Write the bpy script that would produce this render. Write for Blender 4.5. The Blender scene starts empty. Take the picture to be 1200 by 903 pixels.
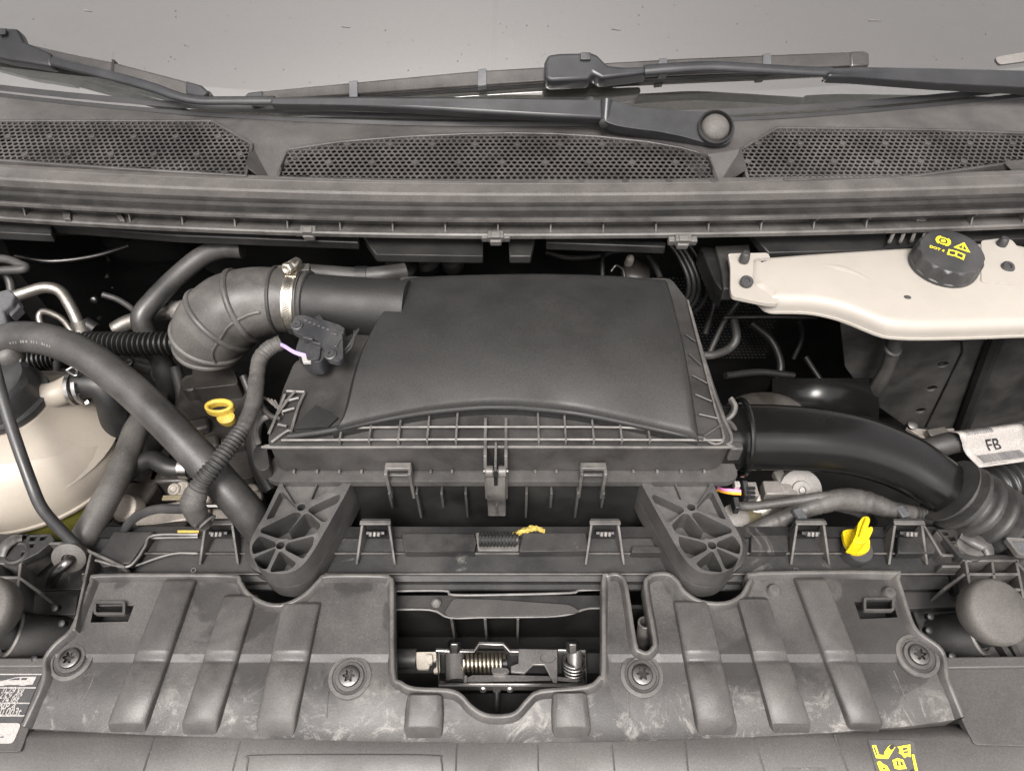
import bpy, bmesh, math, random
from mathutils import Vector, Matrix
from mathutils.geometry import delaunay_2d_cdt
random.seed(7)
R = math.radians
scene = bpy.context.scene

# ---------------------------------------------------------------- camera
CAM = Vector((0.0, -0.58, 0.69)); PITCH = R(50); F = 832.0; CX, CY = 600.0, 451.5
cd = bpy.data.cameras.new('camera'); cam = bpy.data.objects.new('camera', cd)
scene.collection.objects.link(cam); scene.camera = cam
cam.location = CAM; cam.rotation_euler = (R(90) - PITCH, 0, 0)
cd.sensor_width = 36; cd.lens = 36 * F / 1200; cd.clip_start = 0.02; cd.clip_end = 200

# ---------------------------------------------------------------- overcast sky + veiled sun
SUN_EL, SUN_AZ = R(60), R(-170)          # high, behind and left of the photographer
w = bpy.data.worlds.new('World'); scene.world = w; w.use_nodes = True
nt = w.node_tree; bg = nt.nodes['Background']
sky = nt.nodes.new('ShaderNodeTexSky'); sky.sky_type = 'NISHITA'; sky.sun_disc = False
sky.sun_elevation = SUN_EL; sky.sun_rotation = SUN_AZ
sky.air_density = 1.0; sky.dust_density = 4.0; sky.ozone_density = 0.6
hs = nt.nodes.new('ShaderNodeHueSaturation'); hs.inputs['Saturation'].default_value = 0.06
tint = nt.nodes.new('ShaderNodeMix'); tint.data_type = 'RGBA'; tint.blend_type = 'MULTIPLY'
tint.inputs[0].default_value = 1.0; tint.inputs[7].default_value = (1.0, 0.948, 0.930, 1)
nt.links.new(sky.outputs[0], hs.inputs['Color']); nt.links.new(hs.outputs[0], tint.inputs[6])
nt.links.new(tint.outputs[2], bg.inputs['Color']); bg.inputs['Strength'].default_value = 0.10
sl = bpy.data.lights.new('sun', 'SUN'); sl.energy = 1.5; sl.angle = R(24); sl.color = (1.0, 0.96, 0.91)
so = bpy.data.objects.new('sun', sl); scene.collection.objects.link(so)
sd = Vector((math.sin(SUN_AZ) * math.cos(SUN_EL), math.cos(SUN_AZ) * math.cos(SUN_EL), math.sin(SUN_EL)))
so.rotation_euler = sd.to_track_quat('Z', 'Y').to_euler(); so.location = sd * 3

vs = scene.view_settings
vs.view_transform = 'Standard'; vs.look = 'None'; vs.exposure = 1.6; vs.gamma = 1; vs.use_curve_mapping = False

# ---------------------------------------------------------------- helpers
sp, cp = math.sin(PITCH), math.cos(PITCH)
def ray(px, py):
    u = (px - CX) / F; v = (py - CY) / F
    return Vector((u, cp - v * sp, -sp - v * cp))
def at(px, py, z):
    d = ray(px, py); return CAM + d * ((z - CAM.z) / d.z)
def atY(px, py, y):
    d = ray(px, py); return CAM + d * ((y - CAM.y) / d.y)
def px2m(px, py, z, n):                       # n pixels at that place in metres
    return n * ((z - CAM.z) / ray(px, py).z) / F

col = scene.collection
def setp(o, label=None, cat=None, group=None, kind=None):
    if label: o['label'] = label
    if cat: o['category'] = cat
    if group: o['group'] = group
    if kind: o['kind'] = kind
    return o
def thing(name, loc, label, cat, group=None):
    o = bpy.data.objects.new(name, None); col.objects.link(o)
    o.location = loc; o.empty_display_size = 0.02
    return setp(o, label, cat, group)

MATS = {}
def wpos(o):
    m = Matrix.Translation(o.location)
    return m if o.parent is None else wpos(o.parent) @ o.matrix_parent_inverse @ m
def link(name, me, mat, parent=None, bevel=0, smooth=40, loc=None, rot=None, seg=2):
    if smooth:
        me.shade_smooth(); me.set_sharp_from_angle(angle=R(smooth))
    if not me.materials: me.materials.append(MATS[mat])
    o = bpy.data.objects.new(name, me); col.objects.link(o)
    if loc is not None: o.location = loc
    if rot is not None: o.rotation_euler = rot
    if parent is not None:
        o.parent = parent; o.matrix_parent_inverse = wpos(parent).inverted()
    if bevel:
        b = o.modifiers.new('bevel', 'BEVEL'); b.width = bevel; b.segments = seg
        b.limit_method = 'ANGLE'; b.angle_limit = R(35)
    return o

def crom(P, n=8):
    P = [Vector(p) for p in P]; out = []
    for i in range(len(P) - 1):
        p0 = P[i - 1] if i else P[0] * 2 - P[1]
        p1, p2 = P[i], P[i + 1]
        p3 = P[i + 2] if i + 2 < len(P) else p2 * 2 - p1
        for k in range(n):
            t = k / n
            out.append(0.5 * ((2 * p1) + (p2 - p0) * t + (2 * p0 - 5 * p1 + 4 * p2 - p3) * t * t + (3 * p1 - p0 - 3 * p2 + p3) * t ** 3))
    out.append(P[-1]); return out
def lerps(vals, n):                            # expand per-point values like crom
    out = []
    for i in range(len(vals) - 1):
        for k in range(n): out.append(vals[i] + (vals[i + 1] - vals[i]) * k / n)
    out.append(vals[-1]); return out

class MB:
    def __init__(s): s.v = []; s.f = []
    def add(s, vs_, fs):
        b = len(s.v); s.v += [Vector(p) for p in vs_]; s.f += [tuple(i + b for i in f) for f in fs]; return s
    def box(s, c, d, rz=0, m=None):
        x, y, z = d[0] / 2, d[1] / 2, d[2] / 2
        M = Matrix.Rotation(rz, 3, 'Z') if m is None else m
        P = [Vector(c) + M @ Vector(p) for p in ((-x,-y,-z),(x,-y,-z),(x,y,-z),(-x,y,-z),(-x,-y,z),(x,-y,z),(x,y,z),(-x,y,z))]
        return s.add(P, [(0,3,2,1),(4,5,6,7),(0,1,5,4),(1,2,6,5),(2,3,7,6),(3,0,4,7)])
    def tube(s, P, r, seg=12, n=8, cap=True, flat=1.0, up=None, raw=False, shp=None):
        pts = [Vector(p) for p in P] if raw else crom(P, n)
        if isinstance(r, (int, float)): rr = [r] * len(pts)
        else: rr = list(r) if raw else lerps(list(r), n)
        T = []
        for i in range(len(pts)):
            a = pts[max(0, i - 1)]; b = pts[min(len(pts) - 1, i + 1)]; T.append((b - a).normalized())
        nrm = Vector(up) if up is not None else (Vector((0, 0, 1)) if abs(T[0].z) < .9 else Vector((1, 0, 0)))
        vs_ = []; fs = []
        for i, p in enumerate(pts):
            if up is not None: nrm = Vector(up)
            nrm = (nrm - T[i] * nrm.dot(T[i])).normalized(); bi = T[i].cross(nrm)
            for k in range(seg):
                a = 2 * math.pi * k / seg
                vs_.append(p + (nrm * math.cos(a) * flat + bi * math.sin(a)) * rr[i] * (shp(a) if shp else 1))
        for i in range(len(pts) - 1):
            for k in range(seg):
                k2 = (k + 1) % seg
                fs.append((i * seg + k, i * seg + k2, (i + 1) * seg + k2, (i + 1) * seg + k))
        if cap:
            fs.append(tuple(reversed(range(seg)))); o = (len(pts) - 1) * seg; fs.append(tuple(range(o, o + seg)))
        return s.add(vs_, fs)
    def lathe(s, prof, c=(0, 0, 0), axis=(0, 0, 1), seg=24, sx=1, ref=None):
        ax = Vector(axis).normalized()
        e1 = Vector(ref) if ref is not None else (Vector((1, 0, 0)) if abs(ax.x) < .9 else Vector((0, 1, 0)))
        e1 = (e1 - ax * e1.dot(ax)).normalized(); e2 = ax.cross(e1); c = Vector(c)
        vs_ = []; fs = []
        for r, h in prof:
            for k in range(seg):
                a = 2 * math.pi * k / seg
                rr = r(a) if callable(r) else r
                vs_.append(c + ax * h + (e1 * math.cos(a) * sx + e2 * math.sin(a)) * rr)
        m = len(prof)
        for i in range(m - 1):
            for k in range(seg):
                k2 = (k + 1) % seg
                fs.append((i * seg + k, i * seg + k2, (i + 1) * seg + k2, (i + 1) * seg + k))
        fs.append(tuple(reversed(range(seg)))); fs.append(tuple(range((m - 1) * seg, m * seg)))
        return s.add(vs_, fs)
    def plate(s, outer, holes=(), off=(0, 0, -.005), grid=None, zf=None, plane='xy'):
        """flat-ish plate with holes: outline (3D points, star or not), swept by off"""
        outer = [Vector(p) for p in outer]; holes = [[Vector(p) for p in h] for h in holes]
        pr = (lambda p: Vector((p.x, p.y))) if plane == 'xy' else (lambda p: Vector((p.x, p.z)))
        loops = [outer] + holes; P3 = []; E = []
        for L in loops:
            b = len(P3); P3 += L; E += [(b + i, b + (i + 1) % len(L)) for i in range(len(L))]
        if grid:
            o2 = [pr(p) for p in outer]; h2 = [[pr(p) for p in h] for h in holes]
            xs = [p.x for p in o2]; ys = [p.y for p in o2]
            gx = min(xs) + grid / 2
            while gx < max(xs):
                gy = min(ys) + grid / 2
                while gy < max(ys):
                    if inside((gx, gy), o2) and not any(inside((gx, gy), h) for h in h2):
                        P3.append(Vector((gx, gy, zf(gx, gy))))
                    gy += grid
                gx += grid
        r = delaunay_2d_cdt([pr(p) for p in P3], E, [], 1, 1e-7)
        vo, eo, fo, ov = r[0], r[1], r[2], r[3]
        o2 = [pr(p) for p in outer]; h2 = [[pr(p) for p in h] for h in holes]
        top = [P3[ov[i][0]] if ov[i] else None for i in range(len(vo))]
        for i, t in enumerate(top):
            if t is None: top[i] = Vector((vo[i].x, vo[i].y, outer[0].z)) if plane == 'xy' else Vector((vo[i].x, outer[0].y, vo[i].y))
        off = Vector(off); n = len(top); fs = []
        for t in fo:
            c = (vo[t[0]] + vo[t[1]] + vo[t[2]]) / 3
            if inside(c, o2) and not any(inside(c, h) for h in h2):
                a = (top[t[1]] - top[t[0]]).cross(top[t[2]] - top[t[0]])
                t = tuple(t) if a.dot(off) < 0 else tuple(reversed(t))
                fs.append(t); fs.append(tuple(i + n for i in reversed(t)))
        cnt = {}
        for t in fs:
            if t[0] < n:
                for i in range(3):
                    cnt[(t[i], t[(i + 1) % 3])] = 1
        for (a, b) in list(cnt):
            if (b, a) not in cnt: fs.append((b, a, a + n, b + n))
        return s.add(top + [p + off for p in top], fs)
    def cap(s, poly):
        poly = [Vector(p) for p in poly]
        r = delaunay_2d_cdt([Vector((p.x, p.y)) for p in poly], [(i, (i + 1) % len(poly)) for i in range(len(poly))], [], 1, 1e-6)
        z = poly[0].z; o2 = [Vector((p.x, p.y)) for p in poly]
        return s.add([Vector((v.x, v.y, z)) for v in r[0]], [tuple(t) for t in r[2] if inside((r[0][t[0]] + r[0][t[1]] + r[0][t[2]]) / 3, o2)])
    def grid(s, rows, thick=None, closed=False):
        n = len(rows[0]); vs_ = [p for r in rows for p in r]; fs = []
        for i in range(len(rows) - 1):
            for k in range(n if closed else n - 1):
                k2 = (k + 1) % n
                fs.append((i * n + k, i * n + k2, (i + 1) * n + k2, (i + 1) * n + k))
        return s.add(vs_, fs)
    def mesh(s, name, weld=0):
        me = bpy.data.meshes.new(name); me.from_pydata([tuple(p) for p in s.v], [], s.f)
        bm = bmesh.new(); bm.from_mesh(me)
        if weld: bmesh.ops.remove_doubles(bm, verts=bm.verts, dist=weld)
        bmesh.ops.recalc_face_normals(bm, faces=bm.faces)
        bm.to_mesh(me); bm.free(); me.update(); return me
    def build(s, name, mat, parent=None, bevel=0, smooth=40, weld=0, loc=None, rot=None, seg=2):
        return link(name, s.mesh(name, weld), mat, parent, bevel, smooth, loc, rot, seg)

def inside(p, poly):
    x, y = p[0], p[1]; c = False; j = len(poly) - 1
    for i in range(len(poly)):
        a, b = poly[i], poly[j]
        if (a.y > y) != (b.y > y) and x < (b.x - a.x) * (y - a.y) / (b.y - a.y) + a.x: c = not c
        j = i
    return c
def pix(P, z):                                  # pixel outline -> points on the level z (z may be a function of px, py)
    return [at(x, y, z(x, y) if callable(z) else z) for x, y in P]
def rrect(cx, cy, hx, hy, r, n=4):
    out = []
    for sx, sy, a0 in ((1, 1, 0), (-1, 1, 90), (-1, -1, 180), (1, -1, 270)):
        for k in range(n + 1):
            a = R(a0 + 90 * k / n); out.append((cx + sx * (hx - r) + r * math.cos(a), cy + sy * (hy - r) + r * math.sin(a)))
    return out
def circ(c, r, n=16, ax=None):
    return [Vector(c) + Vector((r * math.cos(2 * math.pi * k / n), r * math.sin(2 * math.pi * k / n), 0)) for k in range(n)]
def shrink(poly, d):                            # inset a polygon (xy) by d, keeps z
    n = len(poly); out = []
    area = sum(poly[i].x * poly[(i + 1) % n].y - poly[(i + 1) % n].x * poly[i].y for i in range(n))
    sgn = 1 if area > 0 else -1
    for i in range(n):
        p0, p1, p2 = poly[i - 1], poly[i], poly[(i + 1) % n]
        e1 = Vector((p1.x - p0.x, p1.y - p0.y)).normalized(); e2 = Vector((p2.x - p1.x, p2.y - p1.y)).normalized()
        n1 = Vector((-e1.y, e1.x)) * sgn; n2 = Vector((-e2.y, e2.x)) * sgn
        b = n1 + n2; k = max(.35, 1 + n1.dot(n2))
        b = b / k
        out.append(Vector((p1.x + b.x * d, p1.y + b.y * d, p1.z)))
    return out
def roundpoly(P, r, n=4):                       # round the corners of a 2D / 3D polygon
    P = [Vector(p) for p in P]; out = []; m = len(P)
    for i in range(m):
        a, b, c = P[i - 1], P[i], P[(i + 1) % m]
        da, dc = a - b, c - b; d = min(r, da.length * .45, dc.length * .45)
        p0 = b + da.normalized() * d; p2 = b + dc.normalized() * d
        for k in range(n + 1):
            t = k / n; out.append(p0 * (1 - t) ** 2 + b * 2 * t * (1 - t) + p2 * t * t)
    return out
def smoothP(P, n=4): return [tuple(p)[:2] for p in crom([Vector((x, y, 0)) for x, y in P], n)]
def text_mesh(txt, size, name='lettering'):
    c = bpy.data.curves.new(name, 'FONT'); c.body = txt; c.size = size; c.align_x = 'CENTER'; c.align_y = 'CENTER'; c.extrude = .00012; c.offset = size * .012
    o = bpy.data.objects.new(name, c); col.objects.link(o)
    me = bpy.data.meshes.new_from_object(o.evaluated_get(bpy.context.evaluated_depsgraph_get()))
    bpy.data.objects.remove(o); bpy.data.curves.remove(c); me.name = name; return me
def frame(origin, xdir, ydir):                  # matrix whose X runs along xdir on the surface
    X = Vector(xdir).normalized(); Y = Vector(ydir); Y = (Y - X * Y.dot(X)).normalized(); Z = X.cross(Y)
    M = Matrix((X, Y, Z)).transposed().to_4x4(); M.translation = origin; return M

# ---------------------------------------------------------------- materials
def mat(name, base, rough=.5, metal=0, dust=0, dust_col=(.15, .142, .134), dscale=9, bump=.15, bscale=900, spec=.5,
        mottle=.25, resid=0, rscale=22, trans=0, sss=0, coat=0, alpha=1, rvar=.12, grain=.22, stain=0, resid_y=None, edge=0, edge_col=(.16, .15, .14)):
    m = bpy.data.materials.new(name); m.use_nodes = True; N = m.node_tree.nodes; L = m.node_tree.links
    b = N['Principled BSDF']; tc = N.new('ShaderNodeTexCoord'); V = tc.outputs['Object']
    def noise(sc, det=5, ro=.55, dist=0):
        n = N.new('ShaderNodeTexNoise'); n.inputs['Scale'].default_value = sc; n.inputs['Detail'].default_value = det
        n.inputs['Roughness'].default_value = ro; n.inputs['Distortion'].default_value = dist; L.new(V, n.inputs['Vector']); return n.outputs[0]
    def ramp(src, a, c, lo=0., hi=1.):
        r = N.new('ShaderNodeMapRange'); r.inputs[1].default_value = a; r.inputs[2].default_value = c
        r.inputs[3].default_value = lo; r.inputs[4].default_value = hi; L.new(src, r.inputs[0]); return r.outputs[0]
    def mixc(f, a, c):
        x = N.new('ShaderNodeMix'); x.data_type = 'RGBA'
        if hasattr(f, 'default_value') is False or not isinstance(f, float): L.new(f, x.inputs[0])
        else: x.inputs[0].default_value = f
        for s_, i in ((a, 6), (c, 7)):
            if isinstance(s_, tuple): x.inputs[i].default_value = (*s_, 1)
            else: L.new(s_, x.inputs[i])
        return x.outputs[2]
    lo = tuple(c * (1 - mottle) for c in base); hi = tuple(min(1, c * (1 + mottle)) for c in base)
    c = mixc(ramp(noise(30, 6), .3, .7), lo, hi)
    if dust:
        f = ramp(noise(dscale, 7, .6, .4), .40, .72, 0, dust)
        c = mixc(f, c, dust_col)
        f2 = ramp(noise(420, 3, .7), .58, .75, 0, dust * .7)
        c = mixc(f2, c, dust_col)
    g_ = ramp(noise(760, 2, .5), .30, .70, 1 - grain, 1 + grain)      # fine moulding grain
    mg = N.new('ShaderNodeMix'); mg.data_type = 'RGBA'; mg.blend_type = 'MULTIPLY'; mg.inputs[0].default_value = 1
    L.new(c, mg.inputs[6]); L.new(g_, mg.inputs[7]); c = mg.outputs[2]
    if stain:                                   # damp, darker patches with drawn edges
        f = ramp(noise(11, 5, .55, .9), .53, .57, 0, stain); c = mixc(f, c, tuple(q * .42 for q in base))
    if resid:
        f = ramp(noise(rscale, 8, .68, 1.2), .63, .72, 0, resid)
        if resid_y:                             # chalky water marks settle towards the low front edge
            sx_ = N.new('ShaderNodeSeparateXYZ'); L.new(V, sx_.inputs[0]); mq = N.new('ShaderNodeMath'); mq.operation = 'MULTIPLY'
            f = ramp(noise(rscale, 12, .78, .8), .52, .66, 0, resid)
            L.new(f, mq.inputs[0]); L.new(ramp(sx_.outputs[1], resid_y[0], resid_y[1]), mq.inputs[1]); f = mq.outputs[0]
        c = mixc(f, c, (.42, .40, .37))
    if edge:                                    # scuffed, paler edges; the pale tone also paints in edge highlights
        gn = N.new('ShaderNodeNewGeometry'); f = ramp(gn.outputs['Pointiness'], .515, .60, 0, edge)
        mm = N.new('ShaderNodeMath'); mm.operation = 'MULTIPLY'; L.new(f, mm.inputs[0]); L.new(ramp(noise(60, 4), .25, .6), mm.inputs[1])
        c = mixc(mm.outputs[0], c, edge_col)
    L.new(c, b.inputs['Base Color'])
    L.new(ramp(noise(14, 5), .3, .7, max(.02, rough - rvar), min(1, rough + rvar)), b.inputs['Roughness'])
    b.inputs['Metallic'].default_value = metal; b.inputs['Specular IOR Level'].default_value = spec
    if trans: b.inputs['Transmission Weight'].default_value = trans
    if sss:
        b.inputs['Subsurface Weight'].default_value = sss; b.inputs['Subsurface Radius'].default_value = (.02, .016, .010); b.inputs['Subsurface Scale'].default_value = .5
    if coat: b.inputs['Coat Weight'].default_value = coat; b.inputs['Coat Roughness'].default_value = .08
    if bump:
        bn = N.new('ShaderNodeBump'); bn.inputs['Strength'].default_value = bump; bn.inputs['Distance'].default_value = .0006
        L.new(noise(bscale, 3, .6), bn.inputs['Height']); L.new(bn.outputs[0], b.inputs['Normal'])
    MATS[name] = m; return m

DUST = (.165, .150, .135)
mat('cover', (.034, .0325, .031), .50, dust=.38, dscale=9, bump=.35, bscale=700, mottle=.2, resid=.45, rscale=34, resid_y=(-.350, -.398), stain=.6, edge=.5)
mat('cover_rib', (.040, .0382, .0365), .48, stain=.25, dust=.36, dscale=11, bump=.35, bscale=700, mottle=.15, edge=.5)
mat('cover_rim', (.036, .034, .033), .45, dust=.30, dscale=14, bump=.2, edge=.8)
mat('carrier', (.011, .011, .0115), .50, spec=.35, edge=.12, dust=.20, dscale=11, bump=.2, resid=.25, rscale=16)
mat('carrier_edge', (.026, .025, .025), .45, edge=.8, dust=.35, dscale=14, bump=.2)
mat('bumper', (.044, .041, .039), .50, dust=.36, dscale=5, bump=.18, bscale=800, mottle=.08)
mat('lid', (.013, .0127, .0124), .58, dust=.05, dscale=5, grain=.45, bump=.22, bscale=800, mottle=.08)
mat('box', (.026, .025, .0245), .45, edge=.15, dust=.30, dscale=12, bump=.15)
mat('box_edge', (.034, .033, .032), .42, edge=.9, dust=.40, dscale=18, bump=.12)
mat('foot', (.044, .043, .042), .45, edge=.3, dust=.25, dscale=14, bump=.15)
mat('rubber', (.020, .0195, .019), .52, dust=.28, dscale=18, bump=.2)
mat('hose', (.026, .0252, .0245), .46, dust=.30, dscale=16, bump=.25, bscale=500)
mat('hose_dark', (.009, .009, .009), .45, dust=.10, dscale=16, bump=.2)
mat('elbow', (.038, .036, .033), .48, dust=.6, dscale=14, bump=.2)
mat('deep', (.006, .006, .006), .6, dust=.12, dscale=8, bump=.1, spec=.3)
mat('deep_gloss', (.004, .004, .004), .12, bump=0, spec=.5)
mat('duct', (.006, .006, .006), .22, spec=.4, dust=.0, dscale=9, bump=.05, rvar=.08, mottle=.2)
mat('cowl', (.056, .053, .051), .50, dust=.45, dscale=8, bump=.2)
mat('grille', (.034, .032, .031), .5, dust=.4, dscale=12, bump=.2)
mat('seal', (.078, .073, .069), .58, dust=.12, dscale=40, bump=.2)
mat('seal_dark', (.012, .0115, .011), .5, dust=.16, dscale=22, bump=.2)
mat('rail', (.036, .034, .032), .52, edge=.4, dust=.5, dscale=18, bump=.25)
mat('clip', (.10, .095, .09), .5, dust=.5, dscale=40, bump=.3)
mat('wiper', (.020, .0212, .0238), .34, dust=.10, dscale=12, bump=.06, rvar=.06)
mat('wiper_under', (.010, .010, .011), .45, dust=.1, bump=.1)
mat('wiper_blade', (.034, .031, .029), .2, dust=.3, dscale=10, bump=.03, rvar=.05, spec=.9)
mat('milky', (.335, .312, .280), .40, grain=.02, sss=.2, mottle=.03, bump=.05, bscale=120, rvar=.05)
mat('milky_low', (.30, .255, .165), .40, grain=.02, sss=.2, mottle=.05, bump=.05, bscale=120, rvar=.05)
mat('coolant_tank', (.305, .272, .230), .42, grain=.04, sss=.15, mottle=.05, dust=.12, dscale=6, dust_col=(.55, .5, .4), bump=.06, bscale=160)
mat('coolant', (.20, .19, .04), .35, sss=.25, mottle=.12, bump=.05)
mat('steel', (.40, .39, .38), .30, metal=1, dust=.3, dscale=30, bump=.08)
mat('steel_dark', (.17, .165, .16), .38, metal=1, dust=.4, dscale=30, bump=.1)
mat('zinc', (.62, .58, .50), .32, metal=1, dust=.25, dscale=40, bump=.08)
mat('alu', (.34, .32, .29), .42, metal=.9, dust=.45, dscale=24, bump=.25, bscale=300)
mat('cast', (.30, .27, .235), .6, metal=.4, dust=.6, dscale=26, bump=.5, bscale=260)
mat('engine', (.022, .019, .0165), .42, dust=.4, dscale=14, bump=.3, bscale=300)
mat('yellow', (.60, .44, .008), .38, mottle=.03, bump=.03)
mat('yellow_old', (.62, .43, .06), .45, dust=.3, dscale=30, mottle=.1, bump=.1)
mat('yellow_print', (.85, .70, .03), .5, mottle=.02, bump=0)
mat('print_black', (.018, .018, .02), .4, mottle=.05, bump=0)
mat('print_grey', (.10, .10, .105), .4, mottle=.05, bump=0)
mat('print_white', (.34, .325, .312), .4, mottle=.03, bump=0)
mat('paper', (.29, .272, .255), .45, mottle=.03, dust=.1, bump=.05)
mat('connector', (.026, .027, .030), .45, dust=.3, dscale=30, bump=.15)
mat('connector_grey', (.075, .078, .084), .45, dust=.25, dscale=30, bump=.12)
mat('connector_light', (.17, .16, .148), .45, dust=.3, dscale=30, bump=.12)
mat('tape', (.045, .042, .039), .6, dust=.5, dscale=30, bump=.6, bscale=260)
mat('cap_black', (.030, .030, .031), .42, dust=.12, dscale=30, bump=.1)
mat('stop_rubber', (.066, .061, .056), .62, dust=.4, dscale=12, bump=.4, bscale=350)
mat('wire_violet', (.38, .30, .62), .4, bump=0, mottle=.05)
mat('wire_orange', (.9, .40, .04), .4, bump=0, mottle=.05)
mat('wire_pink', (.75, .25, .5), .4, bump=0, mottle=.05)
mat('foam_yellow', (.40, .30, .07), .8, bump=.8, bscale=200, mottle=.2)
mat('spring_gold', (.40, .37, .30), .30, metal=1, dust=.2, dscale=60, bump=.05)
mat('white_plastic', (.42, .385, .33), .45, mottle=.05, dust=.2, dscale=40, bump=.05)
mat('dash', (.045, .042, .039), .7, mottle=.1, bump=.3, bscale=500)
mat('fleck_green', (.05, .30, .18), .5, mottle=.1, bump=0)
mat('brass_dull', (.16, .135, .075), .55, dust=.4, dscale=30, bump=.2)
mat('quilt', (.07, .07, .07), .35, metal=.5, mottle=.8, bump=0)
mat('latch_grey', (.15, .145, .14), .42, metal=.6, dust=.4, dscale=30, bump=.1)
mat('latch_dark', (.02, .02, .02), .45, metal=.3, dust=.2, bump=.1)
mat('sticker_grey', (.038, .038, .041), .45, mottle=.1, dust=.2, dscale=20, bump=.05)
mat('paint_white', (.72, .71, .69), .25, coat=.6, mottle=.01, bump=0)
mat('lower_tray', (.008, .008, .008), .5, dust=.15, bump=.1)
# ================================================================ windscreen
ZB = .200; GS = math.tan(R(33))
def gb(px): return 139 - 33 * ((px - 600) / 600) ** 2
_a = at(600, 139, ZB).y; _p = at(0, 105, ZB); GB2 = (_p.y - _a) / (_p.x ** 2)
def gy(x): return _a + GB2 * x * x
def onglass(px, py, off=0):
    d = ray(px, py); lo, hi = .4, 2.0
    for _ in range(40):
        t = (lo + hi) / 2; p = CAM + d * t
        if p.z - off / math.cos(R(33)) > ZB + GS * (p.y - gy(p.x)): lo = t
        else: hi = t
    return CAM + d * lo
GN = Vector((0, -math.sin(R(33)), math.cos(R(33))))

gm = bpy.data.materials.new('glass'); gm.use_nodes = True; N = gm.node_tree.nodes; L = gm.node_tree.links
for n in list(N):
    if n.type == 'BSDF_PRINCIPLED': N.remove(n)
fr = N.new('ShaderNodeFresnel'); fr.inputs['IOR'].default_value = 3.4
tr = N.new('ShaderNodeBsdfTransparent'); tr.inputs[0].default_value = (.62, .66, .64, 1)
gl = N.new('ShaderNodeBsdfGlossy'); gl.inputs['Roughness'].default_value = .015; gl.inputs[0].default_value = (1, .985, .96, 1)
mx = N.new('ShaderNodeMixShader'); L.new(fr.outputs[0], mx.inputs[0]); L.new(tr.outputs[0], mx.inputs[1]); L.new(gl.outputs[0], mx.inputs[2])
# fine road film on the pane
df = N.new('ShaderNodeBsdfDiffuse'); df.inputs[0].default_value = (.30, .28, .25, 1)
tcg = N.new('ShaderNodeTexCoord'); ng = N.new('ShaderNodeTexNoise'); ng.inputs['Scale'].default_value = 260; ng.inputs['Detail'].default_value = 5; L.new(tcg.outputs['Object'], ng.inputs['Vector'])
mr = N.new('ShaderNodeMapRange'); mr.inputs[1].default_value = .42; mr.inputs[2].default_value = .80; mr.inputs[3].default_value = .03; mr.inputs[4].default_value = .09; L.new(ng.outputs[0], mr.inputs[0])
m2 = N.new('ShaderNodeMixShader'); L.new(mr.outputs[0], m2.inputs[0]); L.new(mx.outputs[0], m2.inputs[1]); L.new(df.outputs[0], m2.inputs[2])
L.new(m2.outputs[0], N['Material Output'].inputs[0]); MATS['glass'] = gm

ws = thing('windscreen', (0, gy(0), ZB), 'large sloping windscreen pane reflecting the pale sky behind the wipers', 'windscreen')
mb = MB(); rows = []
for j in range(9):
    rows.append([])
    for i in range(41):
        x = -1.05 + 2.1 * i / 40; y = gy(x) - .004 + 1.20 * j / 8
        rows[-1].append(Vector((x, y, ZB + GS * (y - gy(x)))))
mb.grid(rows); mb.build('glass_pane', 'glass', ws, smooth=60)
mb = MB(); rows = []
for dy, dz in ((-.006, -.004), (.001, .002), (.004, .0025)):
    rows.append([Vector((x, gy(x) + dy, ZB + dz + dy * GS)) for x in [-1.0 + i * .05 for i in range(41)]])
mb.grid(rows); mb.build('edge_trim', 'wiper_under', ws, smooth=60)

dash = thing('dashboard', (0, .62, .17), 'dark dashboard seen dimly through the windscreen', 'dashboard')
seamx = atY(580, 40, .6).x
for x0, x1 in ((-1.05, seamx - .004), (seamx + .004, 1.05)):
    mb = MB(); rows = []
    for j in range(6):
        y0 = .40 + .24 * j
        rows.append([Vector((x0 + (x1 - x0) * i / 8, y0 + GB2 * (x0 + (x1 - x0) * i / 8) ** 2, .17 + .012 * j)) for i in range(9)])
    mb.grid(rows); mb.build('dash_panel', 'dash', dash)
mb = MB().box((seamx, .60, .165), (.03, .7, .004)); mb.build('seam_strip', 'deep', dash)

# dried specks on the glass
random.seed(21); mb = MB()
for k in range(110):
    p = onglass(random.uniform(10, 1190), random.uniform(2, 100), .0003); r_ = random.choice((.0005, .0006, .0007, .0010)); n_ = 5
    e1 = Vector((1, 0, 0)); e2 = GN.cross(e1)
    mb.add([p + (e1 * math.cos(2 * math.pi * q / n_) * random.uniform(.6, 1.3) + e2 * math.sin(2 * math.pi * q / n_)) * r_ for q in range(n_)], [tuple(range(n_))])
setp(mb.build('dried_specks', 'cowl', ws, smooth=0), kind='stuff')
for (xa, ya, xb, yb) in ((98, 12, 107, 13), (717, 34, 728, 35), (1018, 24, 1030, 24), (400, 31, 410, 32)):
    MB().tube([onglass(xa, ya, .0006), onglass(xb, yb, .0006)], .0006, 5, 1).build('pale_scratch', 'print_white', ws)

# pale strip showing at the right edge of the glass
P = [onglass(1166, 67, .002), onglass(1207, 60, .002), onglass(1207, 71, .002), onglass(1171, 76, .002)]
mb = MB().plate(roundpoly(P, .006), off=GN * -.0015)
setp(mb.build('pale_strip', 'paper'), 'short white strip at the right edge of the glass above the wiper arm', 'strip')

# ================================================================ wipers
def nplate(P, off, thick): return MB().plate([onglass(x, y, off) for x, y in P], off=GN * -thick)
def wiper(name, label, pieces):
    t = thing(name, pieces['base'], label, 'wiper', 'windscreen wipers'); return t

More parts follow.
